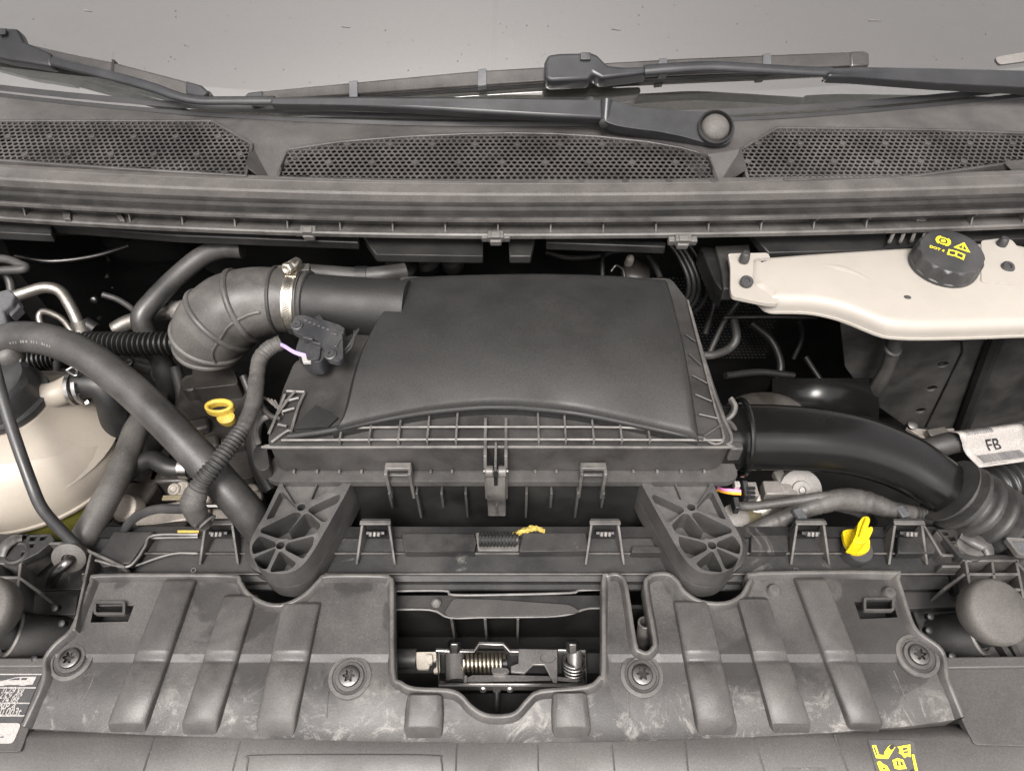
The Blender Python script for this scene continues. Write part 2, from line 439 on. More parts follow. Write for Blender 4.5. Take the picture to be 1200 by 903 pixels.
A = thing('wiper', onglass(838, 152, .01), 'black windscreen wiper pivoting beside the middle grille with its arm reaching left', 'wiper', 'windscreen wipers')
P = [(708,116.5),(560,112.5),(400,112),(316,113),(316,122),(400,123.5),(480,127),(560,131.5),(640,136),(708,139)]
nplate(P, .034, .017).build('arm', 'wiper', A, bevel=.004, seg=3)
# arm head
P = smoothP([(708,118),(722,119),(745,125),(770,127),(800,130),(825,131),(845,131),(858,140),(861,153),(856,165),(845,170),(822,166),(800,160),(770,154),(745,151),(722,147),(708,142)], 3)
hd = nplate(P, .036, .020).build('arm_head', 'wiper', A, bevel=.005, seg=3)
c = onglass(838, 150, .039)
MB().lathe([(.0225,-.006),(.0225,.004),(.020,.006),(.0185,.001),(.0185,-.004)], c, GN, 28).build('nut_recess', 'wiper_under', hd)
MB().lathe([(.0175,-.004),(.0175,.003),(.015,.006),(.009,.009),(.003,.0098)], c, GN, 24).build('pivot_cap', 'stop_rubber', hd)
# hinge pin between arm and head
MB().tube([onglass(711,118,.032), onglass(709,145,.028)], .0080, 12, 2).build('hinge', 'wiper', A)
MB().lathe([(.006,-.004),(.006,.006),(.003,.007)], onglass(707, 143, .028), (0,-.9,.2), 14).build('hinge_pin', 'wiper_under', A)
# slim rod
P = [(322,118),(270,118),(232,117.5),(205,112),(180,103),(130,89),(62,72)]
MB().tube([onglass(x, y, o) for (x, y), o in zip(P, (.027,.027,.028,.029,.029,.028,.026))], [.0062,.0058,.0058,.0062,.0066,.0068,.0072], 12, 6, flat=.62, up=GN).build('rod', 'wiper', A, smooth=60)
nplate([(-40,22),(-6,31),(20,33),(27,48),(60,62),(60,78),(30,73),(8,70),(-40,58)], .030, .018).build('blade_holder', 'wiper', A, bevel=.004, seg=3)
MB().box(onglass(2, 38, .033), (.012,.008,.003), 0, frame((0,0,0),(1,.1,0),(0,.84,.54)).to_3x3()).build('release_button', 'connector', A, bevel=.001)
bl = [(-40,33),(28,50),(80,62),(130,72),(180,85),(218,95),(236,101),(242,107),(237,113),(200,110),(130,92),(60,75),(-40,50)]
blo = nplate(bl, .016, .008).build('blade', 'wiper_blade', A, bevel=.003, seg=3)
nplate([(216,93.5),(236,99.5),(244,107),(238,114),(217,111)], .018, .011).build('blade_cap', 'wiper', blo, bevel=.003)
nplate([(238,104),(246,107),(249,112),(239,113)], .012, .012).build('rubber_lip', 'wiper_under', blo, bevel=.001)
nplate([(131,69),(134,70),(133,84),(130,83)], .0165, .009).build('blade_clip', 'wiper_under', blo)

B = thing('wiper', onglass(1200, 100, .01), 'black windscreen wiper with its arm coming in from the right and a long pale blade', 'wiper', 'windscreen wipers')
P = [(970,79),(1010,77.5),(1080,78.5),(1200,81.5),(1320,87),(1320,118),(1200,103),(1100,98),(1010,91),(970,90)]
nplate(P, .042, .018).build('arm', 'wiper', B, bevel=.004, seg=3)
P = [(975,85),(930,83),(870,79.5),(830,78),(790,80),(755,83)]
MB().tube([onglass(x, y, o) for (x, y), o in zip(P, (.037,.036,.036,.036,.036,.035))], [.0066,.0064,.0068,.007,.0072,.0075], 12, 6, flat=.62, up=GN).build('rod', 'wiper', B, smooth=60)
P = [(638,73),(642,64),(655,62),(693,61),(700,64),(712,76),(730,78),(760,77),(760,85),(730,89),(705,92),(695,86),(690,93),(645,95),(639,91)]
nplate(P, .036, .024).build('blade_holder', 'wiper', B, bevel=.004, seg=3)
MB().box(onglass(686, 66.5, .038), (.013,.010,.004), 0, frame((0,0,0),(1,.02,0),(0,.84,.54)).to_3x3()).build('release_button', 'connector', B, bevel=.001)
bl = [(300,107),(400,97.5),(500,88),(560,82.5),(640,78),(720,72.5),(800,68),(900,64),(1000,60),(1000,77),(900,82),(800,86),(720,90),(640,95),(560,100),(500,104),(400,111),(300,117)]
bloB = nplate(bl, .014, .008).build('blade', 'wiper_blade', B, bevel=.003, seg=3)
nplate([(286,113),(290,108),(309,105.5),(309,118),(292,121)], .015, .010).build('blade_cap', 'wiper', bloB, bevel=.003)
nplate([(996,60),(1012,59),(1019,62),(1019,77),(997,79)], .016, .010).build('blade_cap', 'wiper_blade', bloB, bevel=.003)
for x, y in ((414,96),(565,82),(777,69.5),(899,64)):
    nplate([(x-5,y-1),(x+5,y-2),(x+5,y+18),(x-5,y+19)], .0155, .010).build('blade_clip', 'connector_grey', bloB, bevel=.001)
nplate([(300,116),(400,110),(560,99),(720,89),(900,81),(1000,76),(1000,80),(900,85),(720,94),(560,104),(400,115),(300,120)], .007, .006).build('rubber_lip', 'wiper_under', bloB)

# ================================================================ cowl panel with three perforated grilles
def sealtop(px):
    k = (px - 600) / 600; return 213 - (19 if px < 600 else 11) * k * k
ZG = lambda px, py: .1675 + (213 - py) * .00022
cw = thing('scuttle', at(600, 200, .18), 'grey plastic scuttle trim with perforated grilles below the windscreen', 'scuttle')
xs = list(range(-160, 1361, 40))
outer = [at(x, gb(x) + 1, .192) for x in xs] + [at(x, sealtop(x) + 8, .164) for x in reversed(xs)]
GL = [[(-150,140),(100,139.5),(250,139.5),(297,167),(289,206),(150,198),(0,188),(-150,176)],
      [(322,208),(335,173),(400,163.5),(480,157.5),(550,154.5),(600,153.5),(650,154.5),(700,157.5),(760,164),(800,171),(832,180),(844,216),(600,214),(450,212)],
      [(877,215),(865,174),(910,147.5),(1000,148.5),(1100,150),(1200,154),(1350,160),(1350,180),(1200,189),(1120,200),(1050,209)]]
def grow(P, k): 
    return P
holes = [[at(x, y, .19) for x, y in g] for g in GL]
holes = [shrink(h, .003) for h in holes]
mb = MB().plate(outer, holes, off=(0, 0, -.004)); mb.build('panel', 'cowl', cw, smooth=30)
hexpitch = .0078
for gi, g in enumerate(GL):
    top = [at(x, y, ZG(x, y) + .014) for x, y in g]
    zc = sum(p.z for p in top) / len(top)
    fr_in = shrink(top, .0042)
    fo = MB().plate(top, [fr_in], off=(0, 0, -.012)).build('grille_frame', 'grille', cw, bevel=.001, smooth=30)
    mb = MB(); o2 = shrink(top, .0036); xs2 = [p.x for p in top]; ys2 = [p.y for p in top]
    # plane through the grille outline (least squares in y)
    my = sum(ys2) / len(ys2); mz = zc
    sl_ = sum((p.y - my) * (p.z - mz) for p in top) / sum((p.y - my) ** 2 for p in top)
    zf = lambda y: mz + sl_ * (y - my) - .0012
    r = 0; y = min(ys2)
    while y < max(ys2):
        x = max(min(xs2), -1.0) + (hexpitch / 2 if r % 2 else 0); cidx = 0
        while x < min(max(xs2), 1.0):
            if inside((x, y), o2):
                solid = (r % 5 == 1 and (cidx + r) % 7 == 0)
                ro = hexpitch / math.sqrt(3); ri = ro * (.0 if solid else .72)
                A6 = [Vector((x + ro * math.cos(R(30 + 60 * k)), y + ro * math.sin(R(30 + 60 * k)), 0)) for k in range(6)]
                for p in A6: p.z = zf(p.y)
                if solid:
                    mb.add([p + Vector((0, 0, .0012)) for p in A6], [(0, 1, 2, 3, 4, 5)])
                    for k in range(6): pass
                    mb.add([p for p in A6] + [p + Vector((0, 0, .0012)) for p in A6], [(k, (k + 1) % 6, 6 + (k + 1) % 6, 6 + k) for k in range(6)])
                else:
                    B6 = [Vector((x + ri * math.cos(R(30 + 60 * k)), y + ri * math.sin(R(30 + 60 * k)), 0)) for k in range(6)]
                    for p in B6: p.z = zf(p.y)
                    C6 = [p + Vector((0, 0, -.0012)) for p in B6]
                    mb.add(A6 + B6 + C6, [(k, (k + 1) % 6, 6 + (k + 1) % 6, 6 + k) for k in range(6)] + [(6 + k, 6 + (k + 1) % 6, 12 + (k + 1) % 6, 12 + k) for k in range(6)])
            x += hexpitch; cidx += 1
        y += hexpitch * .866; r += 1
    mb.build('mesh_insert', 'grille', cw, smooth=0, weld=1e-5)
# end walls of the grille hoods
# round blanking cap between left and middle grille
c = at(331, 170, .1795)
capr = px2m(331, 170, .19, 34)
MB().lathe([(capr, -.004), (capr, .0008), (capr - .0012, .0012), (capr - .002, 0), (0.002, 0.0004)], c, (0, -.1, 1), 40).build('blanking_cap', 'cowl', cw)
# wiper spindle tower
pv = onglass(838, 152, .036)
MB().lathe([(.030, .160 - pv.z), (.027, .172 - pv.z), (.022, .180 - pv.z), (.0205, -.022)], pv, (0, 0, 1), 28).build('spindle_tower', 'cowl', cw)
mb = MB().box((0, .32, .105), (2.2, .30, .004)); mb.build('plenum_floor', 'deep', cw)

# ================================================================ weather seal and rail under it
PX = list(range(-160, 1361, 20))
def prof_strip(parent, name, mat_, prof, smooth=50, jit=0):
    rows = []
    for dy, dz in prof:
        rows.append([at(x, sealtop(x), .176) + Vector((0, dy, dz + (random.uniform(-jit, jit)))) for x in PX])
    return MB().grid(rows).build(name, mat_, parent, smooth=smooth)
se = thing('weather_seal', at(600, 222, .176), 'long grey rubber seal running the full width below the grilles', 'seal')
prof_strip(se, 'sealing_lip', 'seal', [(.010,-.010),(.001,.0),(-.002,.0048),(-.012,.0055),(-.0125,.0048),(-.0135,.0055),(-.0305,.0048),(-.0335,.0028),(-.0345,-.006)], smooth=28, jit=.0001)
prof_strip(se, 'seal_groove', 'seal_dark', [(-.0345,-.006),(-.040,-.0075),(-.0435,-.0060),(-.0455,-.0100),(-.0500,-.0090),(-.0505,-.0125),(-.0535,-.0115),(-.0545,-.016)], jit=.0002)
rl = thing('cowl_rail', at(600, 262, .15), 'ribbed plastic rail with clips directly under the long rubber seal', 'rail')
prof_strip(rl, 'flange', 'rail', [(-.0500,-.0150),(-.0560,-.0130),(-.0585,-.0140),(-.0592,-.0170),(-.0560,-.0180),(-.0430,-.0175)])
prof_strip(rl, 'wall', 'rail', [(-.0440,-.0170),(-.0430,-.0335)])
prof_strip(rl, 'lip', 'rail', [(-.0430,-.0335),(-.0600,-.0335),(-.0620,-.0350),(-.0615,-.0400),(-.0520,-.0410)], smooth=30)
x = -105
while x < 1320:
    b = at(x + 20, sealtop(x), .176)
    mb = MB(); t = .0009
    V = [b + Vector((s_ * t, dy, dz)) for s_ in (-1, 1) for dy, dz in ((-.0430,-.0178),(-.0585,-.0178),(-.0530,-.0250),(-.0575,-.0333),(-.0430,-.0333))]
    mb.add(V, [(4,3,2,1,0),(5,6,7,8,9)] + [(i, (i+1) % 5, 5 + (i+1) % 5, 5 + i) for i in range(5)])
    if not any(abs(x + 20 - q) < 26 for q in (100, 1075)): mb.build('rib', 'rail', rl, smooth=0)
    x += 60.8
# notch tray behind the two end clips + edge clips
clipm = MB().box((0,0,0), (.020,.010,.012)).box((0,-.0062,-.004), (.014,.004,.010)).box((-.0135,0,-.002), (.008,.008,.010)).box((.0135,0,-.002), (.008,.008,.010)).box((0,-.002,.0065), (.012,.008,.003)).mesh('spring_clip')
for x, y, lab in ((100, 248, 'small grey clip near the left end of the ribbed cowl rail'), (362, 271, 'small grey clip on the ribbed rail above the intake elbow'),
                  (581, 277, 'small grey clip on the ribbed rail above the middle of the air filter box'), (800, 281, 'small grey clip on the ribbed rail left of the white reservoir'),
                  (1075, 258, 'small grey clip on the ribbed rail above the reservoir cap')):
    b = at(x, y, .138)
    o = link('spring_clip', clipm, 'clip', None, bevel=.0012, loc=b, rot=(R(20), 0, 0)); setp(o, lab, 'clip', 'clips along the cowl rail')
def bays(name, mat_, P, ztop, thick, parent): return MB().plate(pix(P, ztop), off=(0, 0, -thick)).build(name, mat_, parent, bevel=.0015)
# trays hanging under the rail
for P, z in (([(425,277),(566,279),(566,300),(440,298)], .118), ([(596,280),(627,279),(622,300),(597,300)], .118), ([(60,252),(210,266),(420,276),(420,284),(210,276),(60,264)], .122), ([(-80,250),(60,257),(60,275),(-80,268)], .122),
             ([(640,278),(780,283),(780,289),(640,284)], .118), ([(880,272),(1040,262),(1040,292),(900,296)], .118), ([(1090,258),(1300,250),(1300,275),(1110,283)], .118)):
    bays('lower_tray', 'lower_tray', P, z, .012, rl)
# two bigger notches in the rail (left and right clip seats)
MB().plate(pix([(72,238),(74,256),(82,256),(82,246),(118,246),(130,240),(140,258),(146,258),(134,236),(84,237)], .147), off=(0,0,-.006)).build('clip_seat', 'rail', rl, bevel=.001)
for k in range(4):
    a = at(1042 + k * 13, 284 - k * .5, .128); b = at(1056 + k * 11, 256, .140)
    MB().tube([a, b], .0022, 6, 1).build('seat_rib', 'rail', rl)
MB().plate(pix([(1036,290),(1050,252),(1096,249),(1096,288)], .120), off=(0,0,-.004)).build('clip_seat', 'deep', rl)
MB().plate(pix([(139,257),(168,258),(166,264),(140,264)], .134), off=(0,0,-.004)).build('tab', 'clip', rl, bevel=.001)
# ================================================================ engine bay shell
def wallbox(name, c, d, m='deep'):
    o = MB().box(c, d).build(name, m, smooth=0); setp(o, kind='structure'); return o
wallbox('bay_floor', (0, 0, -.42), (1.7, .9, .02))
wallbox('firewall', (0, .262, -.14), (1.7, .02, .50))
wallbox('inner_wing_left', (-.80, 0, -.12), (.02, .9, .56))
wallbox('inner_wing_right', (.80, 0, -.12), (.02, .9, .56))
wallbox('crossmember', (0, -.33, -.22), (1.6, .02, .34))

def ringpts(c, axis, R_, n=40, a0=0, a1=360):
    ax = Vector(axis).normalized(); e1 = Vector((0, 0, 1)) if abs(ax.z) < .9 else Vector((1, 0, 0))
    e1 = (e1 - ax * e1.dot(ax)).normalized(); e2 = ax.cross(e1)
    return [Vector(c) + (e1 * math.cos(R(a0 + (a1 - a0) * k / n)) + e2 * math.sin(R(a0 + (a1 - a0) * k / n))) * R_ for k in range(n + 1)]
def ring(c, axis, R_, r, seg=8, n=40, flat=1.0, a0=0, a1=360):
    P = ringpts(c, axis, R_, n, a0, a1); mb = MB()
    ax = Vector(axis).normalized(); vs_ = []; fs = []
    for p in P:
        o = (p - Vector(c)).normalized()
        for k in range(seg):
            a = 2 * math.pi * k / seg; vs_.append(p + o * math.cos(a) * r + ax * math.sin(a) * r * flat)
    for i in range(len(P) - 1):
        for k in range(seg):
            fs.append((i*seg+k, i*seg+(k+1)%seg, (i+1)*seg+(k+1)%seg, (i+1)*seg+k))
    if a1 - a0 < 359: fs += [tuple(range(seg)), tuple(range((len(P)-1)*seg, len(P)*seg))]
    return mb.add(vs_, fs)
def band(c, axis, R_, w, t, n=40, a0=0, a1=360):
    ax = Vector(axis).normalized(); P = ringpts(c, axis, R_, n, a0, a1); P2 = ringpts(c, axis, R_ + t, n, a0, a1)
    vs_ = []; fs = []
    for p, q in zip(P, P2): vs_ += [p - ax * w / 2, p + ax * w / 2, q + ax * w / 2, q - ax * w / 2]
    for i in range(len(P) - 1):
        for k in range(4): fs.append((i*4+k, i*4+(k+1)%4, (i+1)*4+(k+1)%4, (i+1)*4+k))
    if a1 - a0 < 359: fs += [(0,1,2,3), tuple((len(P)-1)*4 + k for k in range(4))]
    return MB().add(vs_, fs)
def corr(P, r, pitch, depth, seg=18, sq=False, r1=None):      # corrugated tube
    pts = crom(P, 40); Ls = [0]
    for i in range(1, len(pts)): Ls.append(Ls[-1] + (pts[i] - pts[i-1]).length)
    tot = Ls[-1]; n = int(tot / pitch * 8); out = []; rr = []; j = 0
    for i in range(n + 1):
        s = tot * i / n
        while j < len(Ls) - 2 and Ls[j+1] < s: j += 1
        t = (s - Ls[j]) / max(1e-9, Ls[j+1] - Ls[j]); out.append(pts[j].lerp(pts[j+1], t))
        w_ = math.cos(2 * math.pi * s / pitch)
        if sq: w_ = max(-1, min(1, w_ * 2.2))
        rb = r if r1 is None else r + (r1 - r) * s / tot
        rr.append(rb + depth * .5 * w_)
    return MB().tube(out, rr, seg, raw=True)
def wrap_tube(P, r, seg=12, n=10, jit=.06):                    # taped loom: slightly uneven
    pts = crom(P, n); k = 0
    rr = []
    for i in range(len(pts)):
        base = r if isinstance(r, (int, float)) else r[min(len(r) - 1, i // n)] + (r[min(len(r) - 1, i // n + 1)] - r[min(len(r) - 1, i // n)]) * ((i % n) / n)
        rr.append(base * (1 + random.uniform(-jit, jit)))
    return MB().tube(pts, rr, seg, raw=True)
def P3(L): return [at(x, y, z) for x, y, z in L]

# glossy black bulkhead pressing at the left rear
gb_ = thing('bulkhead_panel', at(90, 350, -.05), 'glossy black metal bulkhead panel at the left rear of the bay', 'panel')
mb = MB(); rows = []
for j in range(14):
    row = []
    for i in range(26):
        x = -.74 + .40 * i / 25; z = .105 - .34 * j / 13
        dish = .022 * math.exp(-(((x + .60) / .07) ** 2 + ((z - .06) / .05) ** 2)) - .03 * max(0, (x + .48)) / .14
        step = .015 * (1 / (1 + math.exp(-((z + .02 + .2 * (x + .6)) / .004))))
        row.append(Vector((x, .235 - .05 * (x + .74) / .4 * 0 - dish - .012 + step + .03 * (j / 13), z)))
    rows.append(row)
mb.grid(rows).build('pressed_sheet', 'deep_gloss', gb_, smooth=60)
for x, y, r in ((110, 352, 5), (116, 373, 2.5), (60, 278, 2)):
    c = atY(x, y, .205); MB().lathe([(r * .0011, -.004), (r * .0011, .001), (r * .0007, .0025)], c, (0, -1, .3), 14).build('stud', 'steel_dark', gb_)

# right inner wall with punched holes
wl = thing('side_shield', atY(1080, 490, .05), 'black sheet shield with three round holes under the white reservoir', 'shield')
def Y(P, y): return [atY(a, b, y) for a, b in P]
hs_ = []
for x, y in ((1105, 427), (1092, 455), (1079, 481)):
    c = atY(x, y, .05); hs_.append([c + Vector((.0066 * math.cos(k * math.pi / 8), 0, .0052 * math.sin(k * math.pi / 8))) for k in range(16)])
MB().plate(Y([(985, 380), (1260, 380), (1260, 512), (1070, 506), (1020, 470), (990, 430)], .05), hs_, off=(0, .004, 0), plane='xz').build('sheet', 'rubber', wl, bevel=.001)
MB().tube(Y([(1030,380),(1099,396),(1127,400),(1128,412),(1085,500)], .049), .0016, 6, 1).build('raised_edge', 'hose_dark', wl)
MB().tube(Y([(1168, 392), (1150, 440), (1126, 505)], .045), .010, 8, 4).build('stiffener', 'deep', wl)
for x, y in ((1105, 427), (1092, 455), (1079, 481)):
    MB().lathe([(.0058, -.003), (.0058, .0005), (.002, .0015)], atY(x, y, .056), (0, -1, 0), 16).build('hole_plug', 'deep', wl)

# unseen raised bonnet, added above the frame to shade the rear of the bay
bn = thing('bonnet', (0, .25, .44), 'unseen open bonnet added above the rear of the engine bay to shade it', 'bonnet')
mb = MB(); rows = []
def bonpt(u, v, d): return Vector((-.78 + 1.56 * u, .285 - .26 * v - .04 * v * v + d, .372 + .85 * v - .03 * (2 * u - 1) ** 2 * (1 if v > .5 else 0)))
for d in (0, .022): rows.append([[bonpt(i / 12, j / 12, d) for i in range(13)] for j in range(13)])
mb.grid(rows[1]); mb.build('outer_skin', 'paint_white', bn, smooth=60)
mb = MB().grid(rows[0]); mb.build('inner_liner', 'deep', bn, smooth=60)
E0 = [p for p in rows[0][0]] + [r[-1] for r in rows[0][1:]] + list(reversed(rows[0][-1]))[1:] + [r[0] for r in reversed(rows[0][:-1])]
E1 = [p for p in rows[1][0]] + [r[-1] for r in rows[1][1:]] + list(reversed(rows[1][-1]))[1:] + [r[0] for r in reversed(rows[1][:-1])]
MB().grid([E0, E1]).build('hem', 'paint_white', bn, smooth=30)

# the cab behind the glass: dark rear wall and roof close it off
wallbox('cab_wall', (0, 1.75, .55), (2.2, .02, 1.2), 'dash')
wallbox('cab_roof', (0, 1.45, 1.04), (2.2, .62, .02), 'dash')
mat('asphalt', (.05, .05, .05), .85, dust=.4, dscale=3, bump=.6, bscale=120)
g_ = MB().grid([[Vector((x, y, -.80)) for x in (-40, 40)] for y in (-40, 40)]).build('ground', 'asphalt', smooth=0); setp(g_, kind='structure')
# ================================================================ air filter housing
ab = thing('air_filter_housing', at(581, 590, .0), 'large black plastic air filter housing with two spoked feet in the middle', 'air filter box')
MB().plate(roundpoly(pix([(404,396),(345,424),(331,458),(322,492),(314,512),(316,525),(848,525),(861,512),(851,490),(836,448),(806,352),(786,326),(470,324),(440,372)], .096), .008), off=(0,0,-.040)).build('upper_shell', 'box', ab, bevel=.003, seg=3)
# domed lid
def poly_at(P, t):
    P = [Vector((x, y)) for x, y in P]; Ls = [0]
    for i in range(1, len(P)): Ls.append(Ls[-1] + (P[i] - P[i-1]).length)
    s = t * Ls[-1]
    for i in range(1, len(P)):
        if s <= Ls[i] + 1e-9: return P[i-1].lerp(P[i], (s - Ls[i-1]) / (Ls[i] - Ls[i-1]))
    return P[-1]
bk = smoothP([(472,324),(500,321),(560,319),(640,318),(720,320),(783,325)], 8)
fr_ = smoothP([(388,503),(443,491),(500,481),(558,475.5),(590,475),(617,476),(675,482),(733,493),(790,505),(821,511)], 8)
lf = smoothP([(472,324),(456,346),(444,366),(424,402),(412,436),(403,474),(396,492),(388,503)], 6)
rt = smoothP([(783,325),(793,360),(803,402),(812,452),(821,511)], 8)
nu, nv = 48, 40; rows = []
def lidpt(u, v):
    b, f, l, r = poly_at(bk, u), poly_at(fr_, u), poly_at(lf, v), poly_at(rt, v)
    c = (1-v)*b + v*f + (1-u)*l + u*r - ((1-u)*(1-v)*poly_at(bk,0) + u*(1-v)*poly_at(bk,1) + (1-u)*v*poly_at(fr_,0) + u*v*poly_at(fr_,1))
    z = .128 + .012 * math.sin(math.pi * min(1, .15 + v * .85)) - .016 * v * v
    return c, z
def edge(t, w_=.055):                               # 1 in the middle, 0 at the rim, rounded shoulder
    d = min(t, 1 - t) / w_
    return 1.0 if d >= 1 else math.sqrt(max(0, 1 - (1 - d) ** 2))
for j in range(nv + 1):
    v = j / nv; v = v - .10 * math.sin(2 * math.pi * v) / 2; row = []
    for i in range(nu + 1):
        u = i / nu; u = u - .10 * math.sin(2 * math.pi * u) / 2
        c, z = lidpt(u, v); e = min(edge(u, .022), edge(min(v, .5), .03), edge(max(v, .5), .035))
        p = at(c.x, c.y, z); p.z -= (1 - e) * .007; p.z += .004 * math.sin(math.pi * u) * v
        row.append(p)
    rows.append(row)
mb = MB().grid(rows)
per = [rows[0][i] for i in range(nu)] + [rows[j][nu] for j in range(nv)] + [rows[nv][i] for i in range(nu, 0, -1)] + [rows[j][0] for j in range(nv, 0, -1)]
mb.grid([per + [per[0]], [Vector((p.x, p.y, .094)) for p in per] + [Vector((per[0].x, per[0].y, .094))]])
lid = mb.build('lid', 'lid', ab, smooth=50, weld=1e-5)
# moulded ridge round the lid's front and the dark shelf at its left
MB().tube(P3([(338,511,.104),(362,508,.105),(388,504,.106),(443,492.5,.107),(500,483,.108),(558,477.5,.109),(590,477,.109),(617,478,.109),(675,484,.108),(733,495,.107),(790,507,.106),(824,513,.104)]), .0035, 8, 6).build('lid_bead', 'lid', lid, smooth=60)
MB().plate(pix([(340,503),(384,500),(396,489),(370,474)], .099), off=(0,0,-.01)).build('lid_gusset', 'lid', ab)
# lattice between lid bead and front wall
lat = []
for x in (400,434,468,501.5,535,631,662.5,695,727.5,760):
    d = abs(x - 590); yb = 477 + (d / 205.) ** 1.7 * 27
    a = at(x, max(yb, 478) + 6, .098); b = at(x, 521, .098)
    y0, y1 = b.y, a.y; c = at(x, 515, .098)
    MB().box((c.x, (y0 + y1) / 2, .1005), (.0022, y1 - y0, .009)).build('rib', 'box_edge', ab, bevel=.0006)
MB().tube(P3([(398,503,.1035),(440,500.5,.1035),(581,500,.1035),(727,500.5,.1035),(763,504,.1035)]), .0013, 6, 3).build('rib', 'box_edge', ab)
MB().tube(P3([(330,515.5,.1035),(581,514.5,.1035),(846,515.5,.1035)]), .0014, 6, 3).build('rib', 'box_edge', ab)
MB().tube(P3([(316,522,.0965),(330,524,.0965),(581,523.5,.0965),(836,524,.0965),(852,521,.0965),(857,512,.0965),(847,488,.0965),(832,446,.0965),(808,360,.0965)]), .0018, 8, 5).build('front_edge', 'box_edge', ab)
MB().tube(P3([(824,513,.104),(838,520,.099),(848,512,.099),(838,478,.099),(822,415,.099),(806,352,.099)]), .0014, 6, 3).build('rib', 'box_edge', ab)
for x0, y0, x1, y1 in ((812,440,829,449),(815,462,834,470),(819,485,841,490),(823,512,846,497),(808,415,822,428),(804,392,815,400)):
    MB().tube([at(x0, y0, .099), at(x1, y1, .099)], .0012, 6, 1).build('rib', 'box', ab)
# left end lattice
for seg_ in ([(322,490,.101),(336,470,.101),(346,458,.101)], [(315,508,.099),(322,492,.1),(334,462,.1)], [(318,518,.099),(336,505,.1),(342,505,.1)], [(326,497,.1),(336,499,.1)], [(331,482,.1),(345,478,.1)], [(334,470,.1),(350,466,.1)], [(336,458,.1),(357,459,.1)], [(341,506,.1),(349,478,.1),(357,460,.1)]):
    MB().tube(P3(seg_), .0016, 6, 3).build('rib', 'box_edge', ab)
# flange round the joint + lower shell
MB().plate(roundpoly(pix([(312,552),(312,559),(320,564),(855,564),(864,559),(864,552),(850,520),(330,520)], .054), .006), off=(0,0,-.009)).build('flange', 'box_edge', ab, bevel=.0035, seg=3)
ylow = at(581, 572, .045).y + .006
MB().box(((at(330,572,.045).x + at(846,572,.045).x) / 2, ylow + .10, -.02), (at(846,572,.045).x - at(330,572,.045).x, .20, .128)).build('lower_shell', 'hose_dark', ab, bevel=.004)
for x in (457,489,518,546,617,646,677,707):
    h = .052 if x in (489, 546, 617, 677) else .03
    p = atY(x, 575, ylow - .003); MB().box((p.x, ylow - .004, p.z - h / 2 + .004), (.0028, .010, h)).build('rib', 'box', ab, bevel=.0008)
for x in (345,372,398,424,505,530,627,652,742,770,798,825):
    p = at(x, 553, .0555); MB().box((p.x, p.y, .0555), (.0026, .004, .006)).build('nub', 'box_edge', ab, bevel=.0006)
# two hook brackets over the joint
for x in (467, 695):
    hk = MB()
    a = at(x, 545, .073); w_ = px2m(x, 545, .07, 15)
    hk.box((a.x, a.y - .002, .0735), (w_ * 2, .008, .005))
    for s_ in (-1, 1):
        hk.box((a.x + s_ * w_ * .92, a.y - .006, .050), (.0035, .012, .048))
    hk.box((a.x, a.y - .003, .060), (w_ * 1.9, .004, .0025))
    hk.build('hook', 'box_edge', ab, bevel=.001)
# spring latch in the middle
for x in (569, 593):
    a = at(x, 489, .104); b = at(x, 545, .086)
    mb = MB(); V = []
    for dx in (-.0016, .0016):
        V += [a + Vector((dx,0,0)), Vector((b.x + dx, b.y, .103)), Vector((b.x + dx, b.y - .006, .092)), Vector((b.x + dx, b.y - .006, .030)), Vector((b.x + dx, b.y + .006, .030)), Vector((b.x + dx, b.y + .006, .085)), a + Vector((dx, 0, -.01))]
    mb.add(V, [tuple(range(7)), tuple(reversed(range(7, 14)))] + [(i, (i+1) % 7, 7 + (i+1) % 7, 7 + i) for i in range(7)])
    mb.build('latch_guide', 'box_edge', ab, bevel=.0007)
lt = thing('latch', at(581, 560, .06), 'sprung plastic latch at the centre front of the air filter housing', 'latch')
yb_ = at(581, 545, .088).y
for dx in (-.0065, .0065):
    MB().lathe([(.0062, -.0042), (.0062, .0042)], (at(581,545,.09).x + dx, yb_ - .006, .086), (1,0,0), 16).build('hinge_knuckle', 'box_edge', lt, bevel=.001)
MB().tube([(at(581,545,.09).x - .0125, yb_ - .006, .086), (at(581,545,.09).x + .0125, yb_ - .006, .086)], .0022, 8, 1).build('hinge_pin', 'steel_dark', lt)
xl = at(581,545,.09).x
mb = MB(); cr = [(yb_ - .010,.084),(yb_ - .015,.072),(yb_ - .017,.058),(yb_ - .014,.044),(yb_ - .010,.034),(yb_ - .010,.020),(yb_ - .012,.006)]
V = []
for y_, z_ in cr: V += [Vector((xl - .0098, y_, z_)), Vector((xl + .0098, y_, z_)), Vector((xl + .0098, y_ + .004, z_)), Vector((xl - .0098, y_ + .004, z_))]
Fs = [(0,1,2,3), tuple(range(24, 28))]
for i in range(6): Fs += [(i*4+k, i*4+(k+1)%4, (i+1)*4+(k+1)%4, (i+1)*4+k) for k in range(4)]
mb.add(V, Fs).build('lever', 'box_edge', lt, bevel=.0012, smooth=50)
MB().box((xl, yb_ + .004, .098), (.0024, .030, .010)).build('spine', 'box_edge', lt, bevel=.0006)
MB().box((xl, yb_ - .0105, .020), (.0016, .004, .016)).build('tip_rib', 'box', lt)
MB().box((xl, yb_ - .0068, .082), (.0036, .016, .018)).build('slot', 'deep', lt)
